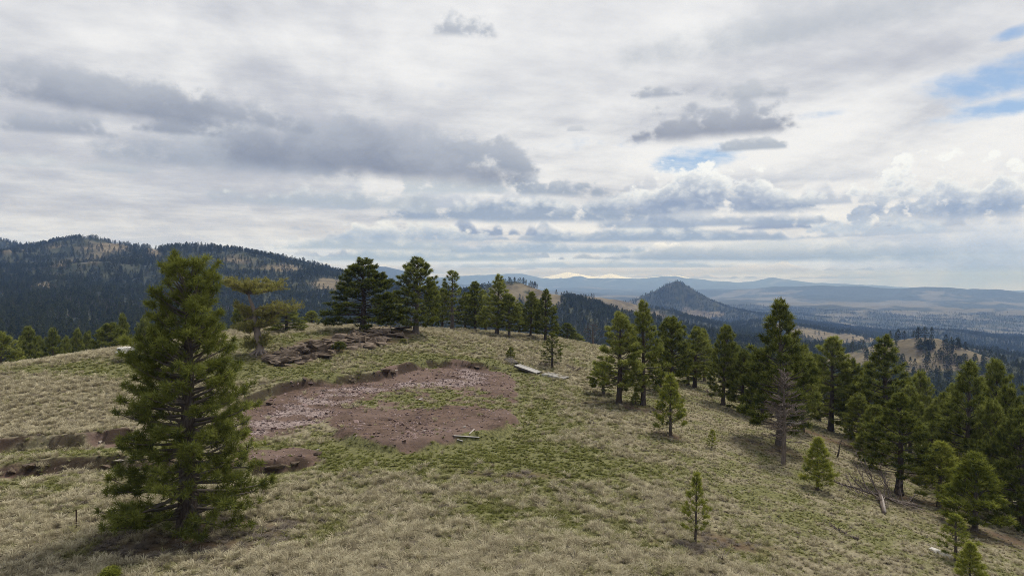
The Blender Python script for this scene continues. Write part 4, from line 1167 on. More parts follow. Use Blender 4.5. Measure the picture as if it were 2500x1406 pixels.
def snag(px, pb, pt, seed, label, lean=.12, nbr=8):
    base = spot(px, pb); D = base[1]; H = P(px, pt, D)[2] - base[2]
    r = np.random.default_rng(seed)
    o = empty('dead_sapling', tuple(base)); tag(o, label, 'dead tree')
    g = Geo(); z = np.linspace(0, 1, 7)
    tp = np.stack([z * H * lean + r.normal(0, .04, 7) * z, z * 0, z * H - .05], 1)
    g.tube(tp, .06 * (1 - z) + .012, 6); link('trunk', g.mesh('trunk', [m_twig]), o)
    for i in range(nbr):
        t = r.uniform(.15, .95)
        g = bare_bough(np.array([t * H * lean, 0, t * H]), r.uniform(0, 6.28), .1, .5, H * r.uniform(.18, .38), .014, r, 4)
        link('branch', g.mesh('branch', [m_dead]), o)
snag(2044, 1117, 1068, 61, 'small leaning dead sapling between the bright bushy pine and the slope pines', .22)
def dead_bush(px, pb, hw, hpx, seed, label, n=16):
    base = spot(px, pb); D = base[1]; s = D / FOC
    r = np.random.default_rng(seed)
    o = empty('dead_bush', tuple(base)); tag(o, label, 'bush')
    for i in range(n):
        g = bare_bough(np.array([r.uniform(-.3, .3) * hw * s, r.uniform(-.3, .3), 0]), r.uniform(0, 6.28), r.uniform(.2, .9), r.uniform(-.2, .5), hw * s * r.uniform(.6, 1.15), .018, r, 6)
        link('branch', g.mesh('branch', [m_dead]), o)
dead_bush(1334, 893, 24, 20, 71, 'tangle of dead boughs left of the small lopsided pine')
dead_bush(1366, 893, 20, 26, 72, 'dead boughs at the right foot of the small lopsided pine', 10)
dead_bush(1402, 905, 28, 26, 73, 'arching dead brush between the lopsided pine and the tall pair', 18)
dead_bush(1730, 968, 30, 12, 74, 'low dead brush lying below the bare-trunked pine', 12)
dead_bush(1905, 1104, 22, 16, 75, 'dead boughs round the foot of the bare dead tree', 10)
dead_bush(2480, 1262, 52, 22, 76, 'trailing dead boughs under the wide pine at the right edge', 16)
def rusty_tree():
    t = gen_pine(91, 8, 1.8, OVAL, .15, 40, .15, 6, .22, .04, 4.0, .6, mats=m_rust, tint0=.5)
    base = spot(1448, None, 122); top = P(1448, 790, base[1])[2]
    put_pine(t, base, top - base[2], 2.6, 1.0, 'rusty brown half-dead pine just past the crest, left of the two tall pines')
rusty_tree()

# ------------------------------------------------------------------ shrubs
def shrub(px, pb, pt, hw, mat, seed, label):
    base = spot(px, pb); D = base[1]; H = P(px, pt, D)[2] - base[2]; R = hw * D / FOC
    t = gen_pine(seed, H, R, ((0, .9), (.3, 1), (.7, .8), (1, .4)), .02, 46, .04, 12, .16, .03, 9, 1, .5, 1.2, .2, 0, mat, .02)
    o = put_pine(t, base, H, R, 0, label, None, 'shrub'); o['category'] = 'shrub'
    for c in o.children:
        if c.name.startswith('trunk'): c.name = 'stem'
        else: c.name = 'foliage'
shrub(828, 858, 832, 18, m_needle, 51, 'round green shrub growing in the middle of the rock ledge')
shrub(985, 838, 826, 9, m_needle_j, 52, 'small olive shrub near the right end of the rock ledge')
shrub(268, 1418, 1380, 26, m_needle_y, 53, 'bright green low shrub cut by the bottom edge under the big pine')

# ------------------------------------------------------------------ scattering as one mass (geometry nodes)
def scatter(name, templates, pos, rot, scl, idx, label, cat):
    tc = bpy.data.collections.new(name + '_kinds')
    for o in templates: tc.objects.link(o)
    me = bpy.data.meshes.new(name)
    n = len(pos)
    me.vertices.add(n); me.vertices.foreach_set('co', np.asarray(pos, np.float32).ravel())
    a = me.attributes.new('rot', 'FLOAT_VECTOR', 'POINT'); a.data.foreach_set('vector', np.asarray(rot, np.float32).ravel())
    a = me.attributes.new('scl', 'FLOAT_VECTOR', 'POINT'); a.data.foreach_set('vector', np.asarray(scl, np.float32).ravel())
    a = me.attributes.new('idx', 'INT', 'POINT'); a.data.foreach_set('value', np.asarray(idx, np.int32))
    o = link(name, me)
    ng = bpy.data.node_groups.new(name + '_scatter', 'GeometryNodeTree')
    ng.interface.new_socket(name='Geometry', in_out='INPUT', socket_type='NodeSocketGeometry')
    ng.interface.new_socket(name='Geometry', in_out='OUTPUT', socket_type='NodeSocketGeometry')
    N = ng.nodes.new; Lk = ng.links.new
    gi, go = N('NodeGroupInput'), N('NodeGroupOutput')
    ci = N('GeometryNodeCollectionInfo'); ci.inputs[0].default_value = tc; ci.inputs[1].default_value = True; ci.inputs[2].default_value = True
    ip = N('GeometryNodeInstanceOnPoints'); ip.inputs['Pick Instance'].default_value = True
    def at(nm, dt):
        q = N('GeometryNodeInputNamedAttribute'); q.data_type = dt; q.inputs[0].default_value = nm; return q.outputs[0]
    er = N('FunctionNodeEulerToRotation')
    Lk(gi.outputs[0], ip.inputs['Points']); Lk(ci.outputs[0], ip.inputs['Instance']); Lk(at('idx', 'INT'), ip.inputs['Instance Index'])
    Lk(at('rot', 'FLOAT_VECTOR'), er.inputs[0]); Lk(er.outputs[0], ip.inputs['Rotation']); Lk(at('scl', 'FLOAT_VECTOR'), ip.inputs['Scale'])
    Lk(ip.outputs[0], go.inputs[0])
    md = o.modifiers.new('scatter', 'NODES'); md.node_group = ng
    tag(o, label, cat, kind='stuff')
    return o
def tmpl_obj(name, me):
    return bpy.data.objects.new(name, me)

# ------------------------------------------------------------------ rocks
m_rock = simple_mat('ledge_rock', (0.058, 0.043, 0.031), (0.19, 0.148, 0.112), 2.2, 0.95, 0.05, detail=7)
m_rock_pale = simple_mat('pale_rock', (0.28, 0.24, 0.20), (0.50, 0.46, 0.40), 4.0, 0.9, 0.02)
m_clod = simple_mat('earth_clod', (0.052, 0.037, 0.025), (0.135, 0.102, 0.075), 5.0, 0.97, 0.05, detail=7)
m_chip = simple_mat('gravel_chip', (0.15, 0.108, 0.098), (0.38, 0.305, 0.286), 3.0, 0.9)
m_chip_d = simple_mat('dark_chip', (0.10, 0.068, 0.060), (0.27, 0.195, 0.18), 3.0, 0.95)
import bmesh
def rock_mesh(name, seed, mats, n=22, flat=.6, blocky=.5):
    r = np.random.default_rng(seed)
    bm = bmesh.new()
    p = r.uniform(-1, 1, (n, 3)); q = r.normal(size=(n, 3)); q /= np.linalg.norm(q, axis=1, keepdims=True)
    p = p * blocky + q * (1 - blocky)
    p[:, 2] *= flat
    for v in p: bm.verts.new(v)
    res = bmesh.ops.convex_hull(bm, input=bm.verts)
    bmesh.ops.delete(bm, geom=[v for v in bm.verts if not v.link_faces], context='VERTS')
    me = bpy.data.meshes.new(name); bm.to_mesh(me); bm.free()
    for m in mats: me.materials.append(m)
    return me
LEDGE = [rock_mesh('stone', 200 + i, [m_rock], 20, (.30, .38, .5, .65)[i % 4], .82) for i in range(12)]
PALE = [rock_mesh('stone', 230 + i, [m_rock_pale], 22, .6, .5) for i in range(4)]
CLOD = [rock_mesh('clod', 240 + i, [m_clod], 26, .7, .35) for i in range(5)]
def outcrop():
    r = np.random.default_rng(9)
    o = empty('rock_outcrop', tuple(G(800, 862)))
    tag(o, 'layered brown rock ledge cropping out along the crest', 'rock outcrop')
    bx = [650, 690, 730, 770, 800, 850, 900, 950, 1005]; by = [884, 896, 889, 878, 868, 853, 848, 838, 820]
    tx = [650, 690, 705, 730, 770, 800, 850, 900, 950, 985, 1005]; ty = [872, 858, 846, 839, 829, 823, 811, 807, 801, 797, 805]
    inv = Vector(o.location)
    n = 270
    for i in range(n):
        px = 655 + 350 * ((i + r.uniform(0, 1)) / n)
        f = r.uniform(0, 1) ** .9
        if 805 < px < 850 and f < .45: continue
        py = np.interp(px, bx, by) * (1 - f) + np.interp(px, tx, ty) * f + r.normal(0, 1.5)
        B_ = G(px, np.interp(px, bx, by)); T_ = G(px, np.interp(px, tx, ty))
        p = B_ * (1 - f * .72) + T_ * f * .72                  # the face stands steeper than the slope behind it
        p[2] = B_[2] + (T_[2] - B_[2]) * f
        s = r.uniform(.28, .66) * (1.25 if r.uniform() < .22 else 1.0)
        c = link('stone', LEDGE[r.integers(0, 12)], o)
        c.location = Vector((p[0], p[1], p[2] + s * .12)) - inv
        c.rotation_euler = (r.normal(0, .16), r.normal(0, .16), r.normal(-.35, .3))
        c.scale = (s * r.uniform(1.2, 2.3), s * r.uniform(.7, 1.1), s * r.uniform(.6, 1.1))
    for (px, py, s) in [(690, 885, .75), (705, 880, .8), (745, 868, .85), (765, 860, .8), (982, 806, .85), (955, 815, .7), (970, 822, .7), (720, 862, .8), (880, 832, .8), (905, 828, .75), (850, 828, .7), (930, 838, .7), (760, 848, .8), (735, 852, .7)]:
        p = G(px, py); c = link('stone', LEDGE[r.integers(0, 12)], o)
        c.location = Vector((p[0], p[1], p[2] + s * .25)) - inv; c.rotation_euler = (r.normal(0, .1), r.normal(0, .1), r.normal(-.3, .3)); c.scale = (s * 1.35, s * .9, s * .85)
outcrop()
def rock(px, py, s, meshes, label, name='rock', cat='rock', k=0, sc=(1, 1, 1), up=.2, group=None):
    p = G(px, py)
    o = link(name, meshes[k % len(meshes)])
    o.location = (p[0], p[1], p[2] + s * up); o.scale = (s * sc[0], s * sc[1], s * sc[2]); o.rotation_euler = (random.uniform(-.2, .2), random.uniform(-.2, .2), random.uniform(0, 6.28))
    tag(o, label, cat, group)
rock(243, 1080, .17, PALE, 'pale angular rock at the foot of the track cut, nearest the big pine', k=0)
rock(210, 1082, .13, PALE, 'flat pale rock at the foot of the track cut, left of the angular one', k=1, sc=(1.6, .8, .5))
rock(143, 1087, .07, PALE, 'small pale stone in the middle of the track', k=2)
rock(54, 1096, .07, PALE, 'small pale stone on the track near the left edge', k=3)
rock(296, 1126, .30, PALE, 'flat pale slab on the outer edge of the track beside the big pine', k=1, sc=(1.5, .8, .35))
rock(242, 1114, .12, CLOD, 'small dark clod on the outer edge of the track', 'clod', 'clod', 1)
rock(72, 1140, .42, CLOD, 'large grass-topped earth clod on the track bank near the left edge', 'clod', 'clod', 0, (1.5, 1, .8))
rock(28, 1152, .35, CLOD, 'brown earth clod on the track bank at the left edge', 'clod', 'clod', 2, (1.3, 1, .7))
rock(262, 1142, .34, CLOD, 'earth clod on the track bank just left of the big pine', 'clod', 'clod', 3, (1.2, 1, .8))
rock(777, 1098, .13, PALE, 'small pale stone at the right end of the lower dirt strip', k=2)
rock(776, 1110, .30, CLOD, 'earth clod at the right end of the lower dirt strip', 'clod', 'clod', 4, (1.3, 1, .7))
rock(672, 1142, .42, CLOD, 'grass-topped clod under the lower dirt strip', 'clod', 'clod', 0, (1.5, 1, .7))
rock(720, 1134, .34, CLOD, 'dark clod under the lower dirt strip, right of the grass-topped one', 'clod', 'clod', 1, (1.3, 1, .7))
rock(640, 990, .38, CLOD, 'left one of two brown boulders on the pad cut beside the big pine', 'boulder', 'boulder', 2, (1.2, 1, .9))
rock(658, 988, .34, CLOD, 'right one of two brown boulders on the pad cut beside the big pine', 'boulder', 'boulder', 3, (1.1, 1, .9))
rock(622, 992, .26, CLOD, 'dark clod left of the two brown boulders on the pad cut', 'clod', 'clod', 4)
rock(940, 908, .62, CLOD, 'large brown boulder at the back edge of the dirt pad', 'boulder', 'boulder', 1, (1.35, 1, .8))
rock(958, 912, .40, CLOD, 'dark clod right of the large boulder at the back of the pad', 'clod', 'clod', 3)
rock(967, 911, .20, PALE, 'pale stone on the clod at the back of the pad', k=0, up=1.2)
rock(1037, 1052, .12, PALE, 'white stone standing out in the middle of the front gravel', k=3)
rock(1278, 1347, .10, PALE, 'lone white stone on the grass near the bottom edge', k=1, sc=(1.3, .8, .6))
rock(868, 853, .20, PALE, 'pale stone on the grass below the middle of the ledge', k=2)
rock(873, 868, .22, PALE, 'pale stone on the grass below the shrub of the ledge', k=1)
rock(1010, 1060, .10, PALE, 'small pale stone left of the white stone in the front gravel', k=0)
rock(745, 926, .34, CLOD, 'dark overhanging sod clod on the pad cut', 'clod', 'clod', 1, (1.6, .8, .5))
rock(860, 930, .30, CLOD, 'sod clod on the pad cut left of the large boulder', 'clod', 'clod', 2, (1.6, .8, .5))
rock(1165, 897, .34, CLOD, 'heap of reddish broken earth at the back right of the pad', 'clod', 'clod', 3, (1.6, 1, .6))

# ------------------------------------------------------------------ gravel and clods over the pad
r = np.random.default_rng(31)
def rand_ground(n, r0, r1, p_exp, azlim=43.0, rg=r):
    e = 1 - p_exp + 0.0
    u = rg.uniform(0, 1, n)
    rr_ = (u * (r1 ** e - r0 ** e) + r0 ** e) ** (1 / e)
    a = np.radians(rg.uniform(-azlim, azlim, n))
    return np.sin(a) * rr_, np.cos(a) * rr_
gxs = r.uniform(-24, 4, 60000); gys = r.uniform(33, 72, 60000)
dd, gg, _, _, gi_ = covers(gxs, gys)
prob = sstep(gg, .08, .5) * .6 + dd * .14
keep = (r.uniform(0, 1, 60000) < prob) & (gi_ < .4) & (dd > .3)
gxs, gys, gg = gxs[keep], gys[keep], gg[keep]
n = len(gxs)
chips = [tmpl_obj('chip_%02d' % i, rock_mesh('chip', 300 + i, [m_chip if i < 5 else m_chip_d], 12, .5, .5)) for i in range(8)]
s = np.clip(r.lognormal(-2.9, .6, n), .02, .24)
gzs = ground_z(gxs, gys)
scatter('gravel', chips, np.stack([gxs, gys, gzs + s * .15], 1), r.uniform(0, 6.28, (n, 3)) * [.1, .1, 1], np.stack([s * r.uniform(.8, 1.6, n), s, s * .8], 1),
        np.where(r.uniform(0, 1, n) < .12 + .88 * sstep(gg, .35, .7), r.integers(0, 5, n), r.integers(5, 8, n)), 'pinkish broken gravel strewn over the levelled pad', 'gravel')

# ------------------------------------------------------------------ grass
def blade_mat(name, c0, c1, c2):
    m, b, out = new_mat(name)
    t = b.attr('tint'); oi = b.node('ShaderNodeObjectInfo'); rnd = X(b, oi.outputs['Random'])
    c = b.mix(t, b.mix(rnd, c0, c1), b.mix(rnd, c1, c2))
    d = b.node('ShaderNodeBsdfDiffuse'); b.set(d.inputs[0], c)
    tr = b.node('ShaderNodeBsdfTranslucent'); b.set(tr.inputs[0], c)
    mx = b.node('ShaderNodeMixShader'); mx.inputs[0].default_value = 0.25
    b.t.links.new(d.outputs[0], mx.inputs[1]); b.t.links.new(tr.outputs[0], mx.inputs[2]); b.t.links.new(mx.outputs[0], out.inputs[0])
    return m
m_straw = blade_mat('straw_grass', (0.165, 0.136, 0.09), (0.44, 0.392, 0.262), (0.68, 0.62, 0.445))
m_mixed = blade_mat('mixed_grass', (0.115, 0.110, 0.050), (0.30, 0.288, 0.138), (0.50, 0.475, 0.26))
m_green = blade_mat('green_grass', (0.065, 0.074, 0.022), (0.16, 0.172, 0.05), (0.27, 0.27, 0.095))
m_thatch = blade_mat('grey_thatch', (0.10, 0.085, 0.07), (0.20, 0.17, 0.14), (0.30, 0.26, 0.215))
def tuft_mesh(seed, n, h, spread, w, mat, curve=.5):
    rg = np.random.default_rng(seed)
    V, F, T = [], [], []
    for i in range(n):
        a = rg.uniform(0, 6.28); sp = spread * rg.uniform(.1, 1) ** .7; hh = h * rg.uniform(.55, 1.1)
        b0 = np.array([math.cos(a), math.sin(a), 0]) * sp * .25 + np.append(rg.normal(0, .015, 2), -.02)
        d = np.array([math.cos(a), math.sin(a), 0])
        side = np.array([-d[1], d[0], 0]) * w * .5
        m_ = b0 + d * sp * .35 + np.array([0, 0, hh * .65]); e = b0 + d * sp * (.8 + curve * .5) + np.array([0, 0, hh * (1 - curve * .35)])
        k = len(V)
        V += [b0 - side, b0 + side, m_ + side * .8, m_ - side * .8, e]
        F += [(k, k + 1, k + 2), (k, k + 2, k + 3), (k + 3, k + 2, k + 4)]
        q = rg.uniform(-.1, .1); T += [.05, .05, .55 + q, .55 + q, 1.0]
    return mesh_np('tuft', np.array(V), np.array(F), [mat], False, {'tint': np.clip(T, 0, 1)})
kinds = []
for i in range(4): kinds.append(tuft_mesh(400 + i, 44, .30, .26, .016, m_straw, .6))
for i in range(3): kinds.append(tuft_mesh(410 + i, 34, .20, .22, .016, m_mixed, .5))
for i in range(3): kinds.append(tuft_mesh(420 + i, 34, .11, .17, .018, m_green, .4))
for i in range(2): kinds.append(tuft_mesh(430 + i, 40, .16, .26, .018, m_thatch, 1.0))
kinds = [tmpl_obj('tuft_%02d' % i, m) for i, m in enumerate(kinds)]
NG = 190000
qx, qy = rand_ground(NG, 19, 125, .5, 43.0, r)
dd, gg, gn_, lt, gi_ = covers(qx, qy)
qz = ground_z(qx, qy)
patch = fbm(qx / 1.1, qy / 1.1, 3, 95)
dens = np.maximum(1 - dd, .05) * (1 - .8 * np.maximum(bare_ahead(qx, qy), bank_shade(qx, qy - .35))) * (1 - .88 * lt) * (1 - .9 * ROCKY(qx, qy)) * (.30 + .70 * sstep(patch, -.35, .25)) + gi_ * .5
keep = r.uniform(0, 1, NG) < dens
qx, qy, qz, gn_, lt, gi_ = (v[keep] for v in (qx, qy, qz, gn_, lt, gi_))
n = len(qx)
u = r.uniform(0, 1, n); gq = gn_ + r.normal(0, .13, n)
gq = gq + r.normal(0, .12, n)
idx = np.where(gq > .66, r.integers(7, 10, n), np.where(gq > .40, r.integers(4, 7, n), r.integers(0, 4, n)))
idx = np.where((idx < 4) & (u < .18) | (lt > .45) & (u < .75), r.integers(10, 12, n), idx)
idx = np.where((idx >= 4) & (idx < 7) & (u < .10), r.integers(0, 4, n), idx)
dist = np.hypot(qx, qy)
right = sstep(qx, 4, 14)
sc = r.uniform(.5, 1.3, n) * (1.0 - .42 * right) * (1 + .4 * sstep(dist, 45, 110))
sc = sc * np.where((qx < -20) & (qy > 52) & (idx < 4), 1.15, 1.0)
scatter('bunchgrass', kinds, np.stack([qx, qy, qz], 1), np.stack([r.normal(0, .12, n), r.normal(0, .12, n), r.uniform(0, 6.28, n)], 1), np.stack([sc, sc, sc * r.uniform(.8, 1.2, n)], 1), idx,
        'straw and green bunchgrass covering the hilltop', 'grass')

# ------------------------------------------------------------------ far woods
FT = [gen_pine(500 + i, 9, 1.9, (CON, COL, OVAL, CON)[i], .06, 34, .16, 5, .75, .30, 2.2, 1.0, .0, .8, .3, 0, m_needle_far, .02, twig_len=.25, tint0=.45) for i in range(4)]
def joined(tm, cm, name):
    V, F3, F4, M3, M4, T = [], [], [], [], [], []
    off = 0
    for me_, mo in ((tm, 1), (cm, 0)):
        nv = len(me_.vertices); co = np.empty(nv * 3, np.float32); me_.vertices.foreach_get('co', co); V.append(co.reshape(-1, 3))
        tt = np.zeros(nv, np.float32); me_.attributes['tint'].data.foreach_get('value', tt); T.append(tt)
        for p in me_.polygons:
            vi = [v + off for v in p.vertices]; mi = mo if me_ is tm else (0 if p.material_index == 0 else 1)
            if len(vi) == 3: F3.append(vi); M3.append(mi)
            else: F4.append(vi); M4.append(mi)
        off += nv
    return mesh_np(name, np.concatenate(V), [np.array(F4), np.array(F3)], [m_needle_far, m_bark], False, {'tint': np.concatenate(T)}, np.array(M4 + M3))
ftm = [joined(t[0], t[1], 'far_pine') for t in FT]
dead_t = gen_pine(520, 9, 1.3, COL, .1, 26, .13, 3, .3, .1, 2.0, .8, no_needles=True, dead_low=0)
def recolor(me_, mats):
    me_.materials.clear()
    for m in mats: me_.materials.append(m)
m_snag = simple_mat('grey_snags', (0.10, 0.08, 0.075), (0.19, 0.155, 0.15), 1.0, .95)
g_ = Geo(); rg = np.random.default_rng(3)
g_.tube(np.array([[0, 0, 0], [0, 0, 5], [0, 0, 9]]), [.16, .10, .02], 5)
for i in range(26):
    z = rg.uniform(2, 8.6); a = rg.uniform(0, 6.28); L_ = 1.5 * (1 - z / 10)
    e = np.array([math.cos(a) * L_, math.sin(a) * L_, z + .2]); g_.tube(np.array([[0, 0, z], e * .5 + np.array([0, 0, z]) * .5, e]), [.07, .05, .02], 3)
snag_me = g_.mesh('far_snag', [m_snag])
NF = 260000
r0_, r1_ = 230., 4200.
u = r.uniform(0, 1, NF); ee = 1.4
tr_ = (u * (r1_ ** ee - r0_ ** ee) + r0_ ** ee) ** (1 / ee)
ta = np.radians(r.uniform(-41, 41, NF))
tx, ty = np.sin(ta) * tr_, np.cos(ta) * tr_
# look up height, cover and visibility on the hill grid
ia = (ta - az2[0]) / (az2[1] - az2[0]); ir = (np.log(tr_) - math.log(205)) / (math.log(15600) - math.log(205)) * (len(r2) - 1)
i0 = np.clip(ia.astype(int), 0, len(az2) - 2); j0 = np.clip(ir.astype(int), 0, len(r2) - 2); fu, fv = ia - i0, ir - j0
def bil(Fg):
    Fg = Fg.reshape(len(r2), len(az2))
    return (Fg[j0, i0] * (1 - fu) + Fg[j0, i0 + 1] * fu) * (1 - fv) + (Fg[j0 + 1, i0] * (1 - fu) + Fg[j0 + 1, i0 + 1] * fu) * fv
tz = bil(fz)
hor = np.maximum.accumulate(((fz - C0) / rfar).reshape(len(r2), len(az2)), axis=0)
vis = ((tz + 10 - C0) / tr_) > bil(np.vstack([hor[:1], hor[:-1]]).ravel()) - .002
fc = bil(ff)
pr_ = np.clip((fc - .22) / .5, 0.012, 1) ** 1.5 * (1 - .55 * sstep(tr_, 2300, 3400))
keep = (r.uniform(0, 1, NF) < pr_) & vis
tpx, tpy = project(tx, ty, tz)
nf = fbm(tx / 260., ty / 260., 3, 99)
deadp = np.clip((nf - .12) * 1.4, 0, .55) * (tpx < 800)
dead_m = r.uniform(0, 1, NF) < deadp
# pines of the grassy knoll at the right: trees of their own, clump by clump
def far_hit(px, py, d0=330., d1=760.):
    d = ray(px, py); ys = np.linspace(d0, d1, 260)
    zg = far_z(d[0] * ys, ys); k = int(np.argmax(CAM[2] + d[2] * ys <= zg))
    return np.array([d[0] * ys[k], ys[k], zg[k]]) if k > 0 else None
rk = np.random.default_rng(12)
for (cx, cy, sx, sy, cnt, lab) in [(2232, 823, 40, 5, 26, 'dark pine in the grove on the very top of the grassy knoll'), (2264, 852, 20, 9, 18, 'pine in the round thicket on the face of the grassy knoll'),
                                   (2175, 832, 26, 4, 12, 'pine along the left shoulder of the grassy knoll'), (2180, 893, 44, 6, 18, 'pine in the row along the foot of the grassy knoll'),
                                   (2345, 893, 60, 8, 24, 'pine in the belt below the right flank of the grassy knoll'), (2330, 852, 34, 8, 14, 'pine on the right flank of the grassy knoll'),
                                   (2110, 862, 60, 14, 12, 'lone small pine dotted on the bare left face of the grassy knoll'), (2300, 880, 60, 14, 12, 'lone small pine dotted on the bare right face of the grassy knoll'),
                                   (2440, 925, 50, 16, 20, 'pine in the hollow right of the grassy knoll')]:
    for q in range(cnt):
        hit = far_hit(cx + rk.normal() * sx * .6, cy + rk.normal() * sy * .6)
        if hit is None: continue
        h_ = rk.uniform(5.5, 9.5)
        o = link('pine_tree', ftm[rk.integers(0, 4)])
        o.location = hit - [0, 0, .2]; o.scale = (h_ / 9 * rk.uniform(.95, 1.4),) * 2 + (h_ / 9,); o.rotation_euler = (0, 0, rk.uniform(0, 6.28))
        tag(o, lab, 'tree', 'pines of the grassy knoll: ' + lab[:24])
keep &= ~((tpx > 2020) & (tr_ > 300) & (tr_ < 660) & (tpy < 900))
hs = r.uniform(.45, 1.0, NF) * (1 + .2 * nf)
sel = np.nonzero(keep)[0]
n = len(sel)
sv = hs[sel]
kindi = np.where(dead_m[sel], 4, r.integers(0, 4, n))
fo = [tmpl_obj('wood_%02d' % i, m) for i, m in enumerate(ftm + [snag_me])]
scatter('far_woods', fo, np.stack([tx[sel], ty[sel], tz[sel] - .4], 1), np.stack([np.zeros(n), np.zeros(n), r.uniform(0, 6.28, n)], 1),
        np.stack([sv * r.uniform(.9, 1.35, n), sv * r.uniform(.9, 1.35, n), sv], 1), kindi, 'dark pine forest massed over the ridges beyond the hilltop', 'forest')
print('FAR TREES', n, 'GRASS', len(qx))

# ------------------------------------------------------------------ made things
def box(g, c, s, mat=0):
    c = np.array(c); h = np.array(s) / 2
    v = np.array([[x, y, z] for z in (-1, 1) for y in (-1, 1) for x in (-1, 1)]) * h + c
    q = np.array([[0, 2, 3, 1], [4, 5, 7, 6], [0, 1, 5, 4], [2, 6, 7, 3], [0, 4, 6, 2], [1, 3, 7, 5]]) + g.n
    g.V.append(v); g.Q.append(q); g.qm.append(np.full(6, mat)); g.tint.append(np.zeros(8)); g.n += 8
def box_me(name, s, mat, bev=.006):
    bm = bmesh.new(); bmesh.ops.create_cube(bm, size=1.0); bmesh.ops.scale(bm, vec=s, verts=bm.verts)
    if bev: bmesh.ops.bevel(bm, geom=bm.edges[:], offset=bev, segments=1, affect='EDGES')
    me = bpy.data.meshes.new(name); bm.to_mesh(me); bm.free(); me.materials.append(mat); return me
m_plank = simple_mat('weathered_planks', (0.22, 0.21, 0.195), (0.40, 0.385, 0.36), 3.0, .9, .004, stretch=(.5, 6, 6))
m_plank_d = simple_mat('dark_planks', (0.055, 0.048, 0.042), (0.12, 0.105, 0.095), 3.0, .9, .004, stretch=(.5, 6, 6))
m_plank_w = simple_mat('pale_board', (0.24, 0.228, 0.21), (0.40, 0.385, 0.36), 3.0, .9, .003, stretch=(.5, 6, 6))
def panel(pa, pb, width, n, mat, mat2, label, lift, th=.06):
    a, e = G(*pa), G(*pb)
    a[2] += lift[0]; e[2] += lift[1]
    d = Vector(e - a); L = d.length
    o = empty('timber_panel', tuple((a + e) / 2)); o.rotation_euler = d.to_track_quat('X', 'Z').to_euler()
    tag(o, label, 'panel', 'timber panels on the grass')
    bw = width / n
    r_ = random.Random(n)
    for i in range(n):
        c = link('plank', box_me('plank', (L * r_.uniform(.95, 1.0), bw * .93, .035), mat), o); c.location = (r_.uniform(-.05, .05), -width / 2 + bw * (i + .5), th / 2 + r_.uniform(0, .008))
    for f in (-.42, 0, .42):
        c = link('crossbeam', box_me('crossbeam', (.10, width * .98, .14), mat2), o); c.location = (L * f, 0, -.075)
    for s_ in (-1, 1):
        c = link('edge_beam', box_me('edge_beam', (L * .97, .05, .16), mat2), o); c.location = (0, s_ * (width / 2 + .028), -.07)
panel((1262, 901), (1317, 913), 1.15, 6, m_plank, m_plank_d, 'grey plank panel lying on the grass, the middle one of three', (.42, .12))
panel((1330, 914), (1386, 925), 1.5, 7, m_plank_w, m_plank, 'palest plank panel lying flat, nearest the tall pair of pines', (.12, .10))
panel((1240, 883), (1256, 890), .9, 5, m_plank_d, m_plank_d, 'small dark panel behind the grey plank panel', (.35, .15))
def board(pa, pb, w, mat, label, name='board'):
    a, e = G(*pa), G(*pb); a[2] += .05; e[2] += .05
    d = Vector(e - a)
    o = link(name, box_me(name, (d.length, w, .04), mat)); o.location = (a + e) / 2; o.rotation_euler = d.to_track_quat('X', 'Z').to_euler()
    tag(o, label, 'board')
board((1108, 1065), (1170, 1069), .14, m_plank_w, 'long pale board along the front edge of the gravel')
board((1146, 1061), (1158, 1049), .07, m_bleach, 'short pale stick lying on the gravel behind the long board')
board((1116, 1074), (1130, 1078), .16, m_plank_w, 'small pale board scrap in the grass below the long board')
board((1022, 977), (1030, 974), .20, m_plank_w, 'white board scrap on the green patch inside the pad')
board((1130, 1044), (1137, 1043), .12, m_plank_w, 'tiny pale scrap on the gravel above the long board')
def slab():
    a, e = G(2268, 1342), G(2322, 1362); a[2] += .10; e[2] += .06
    d = Vector(e - a)
    o = link('bleached_slab', rock_mesh('bleached_slab', 260, [m_bleach], 40, .5, .75)); o.location = (a + e) / 2
    o.rotation_euler = d.to_track_quat('X', 'Z').to_euler(); o.scale = (d.length / 1.6, .30, .18)
    o.data.materials.clear(); o.data.materials.append(simple_mat('chalky_wood', (0.46, 0.44, 0.40), (0.66, 0.64, 0.59), 5.0, .9))
    tag(o, 'bleached white slab of wood beside the yellow-green sapling', 'wood')
slab()
def post():
    p = G(186, 1287); D = p[1]; H = P(186, 1243, D)[2] - p[2]
    o = empty('fence_post', tuple(p)); tag(o, 'lone rusty steel fence post left of the big pine', 'post')
    m = simple_mat('rusty_steel', (0.035, 0.022, 0.018), (0.075, 0.045, 0.035), 20, .8)
    c = link('stake', box_me('stake', (.045, .012, H), m, .002), o); c.location = (0, 0, H / 2 - .02)
    c = link('flange', box_me('flange', (.012, .04, H), m, .002), o); c.location = (0, .025, H / 2 - .02)
    for k in range(6):
        c = link('stud', box_me('stud', (.014, .02, .012), m, 0), o); c.location = (0, -.014, H * (.3 + .12 * k))
post()
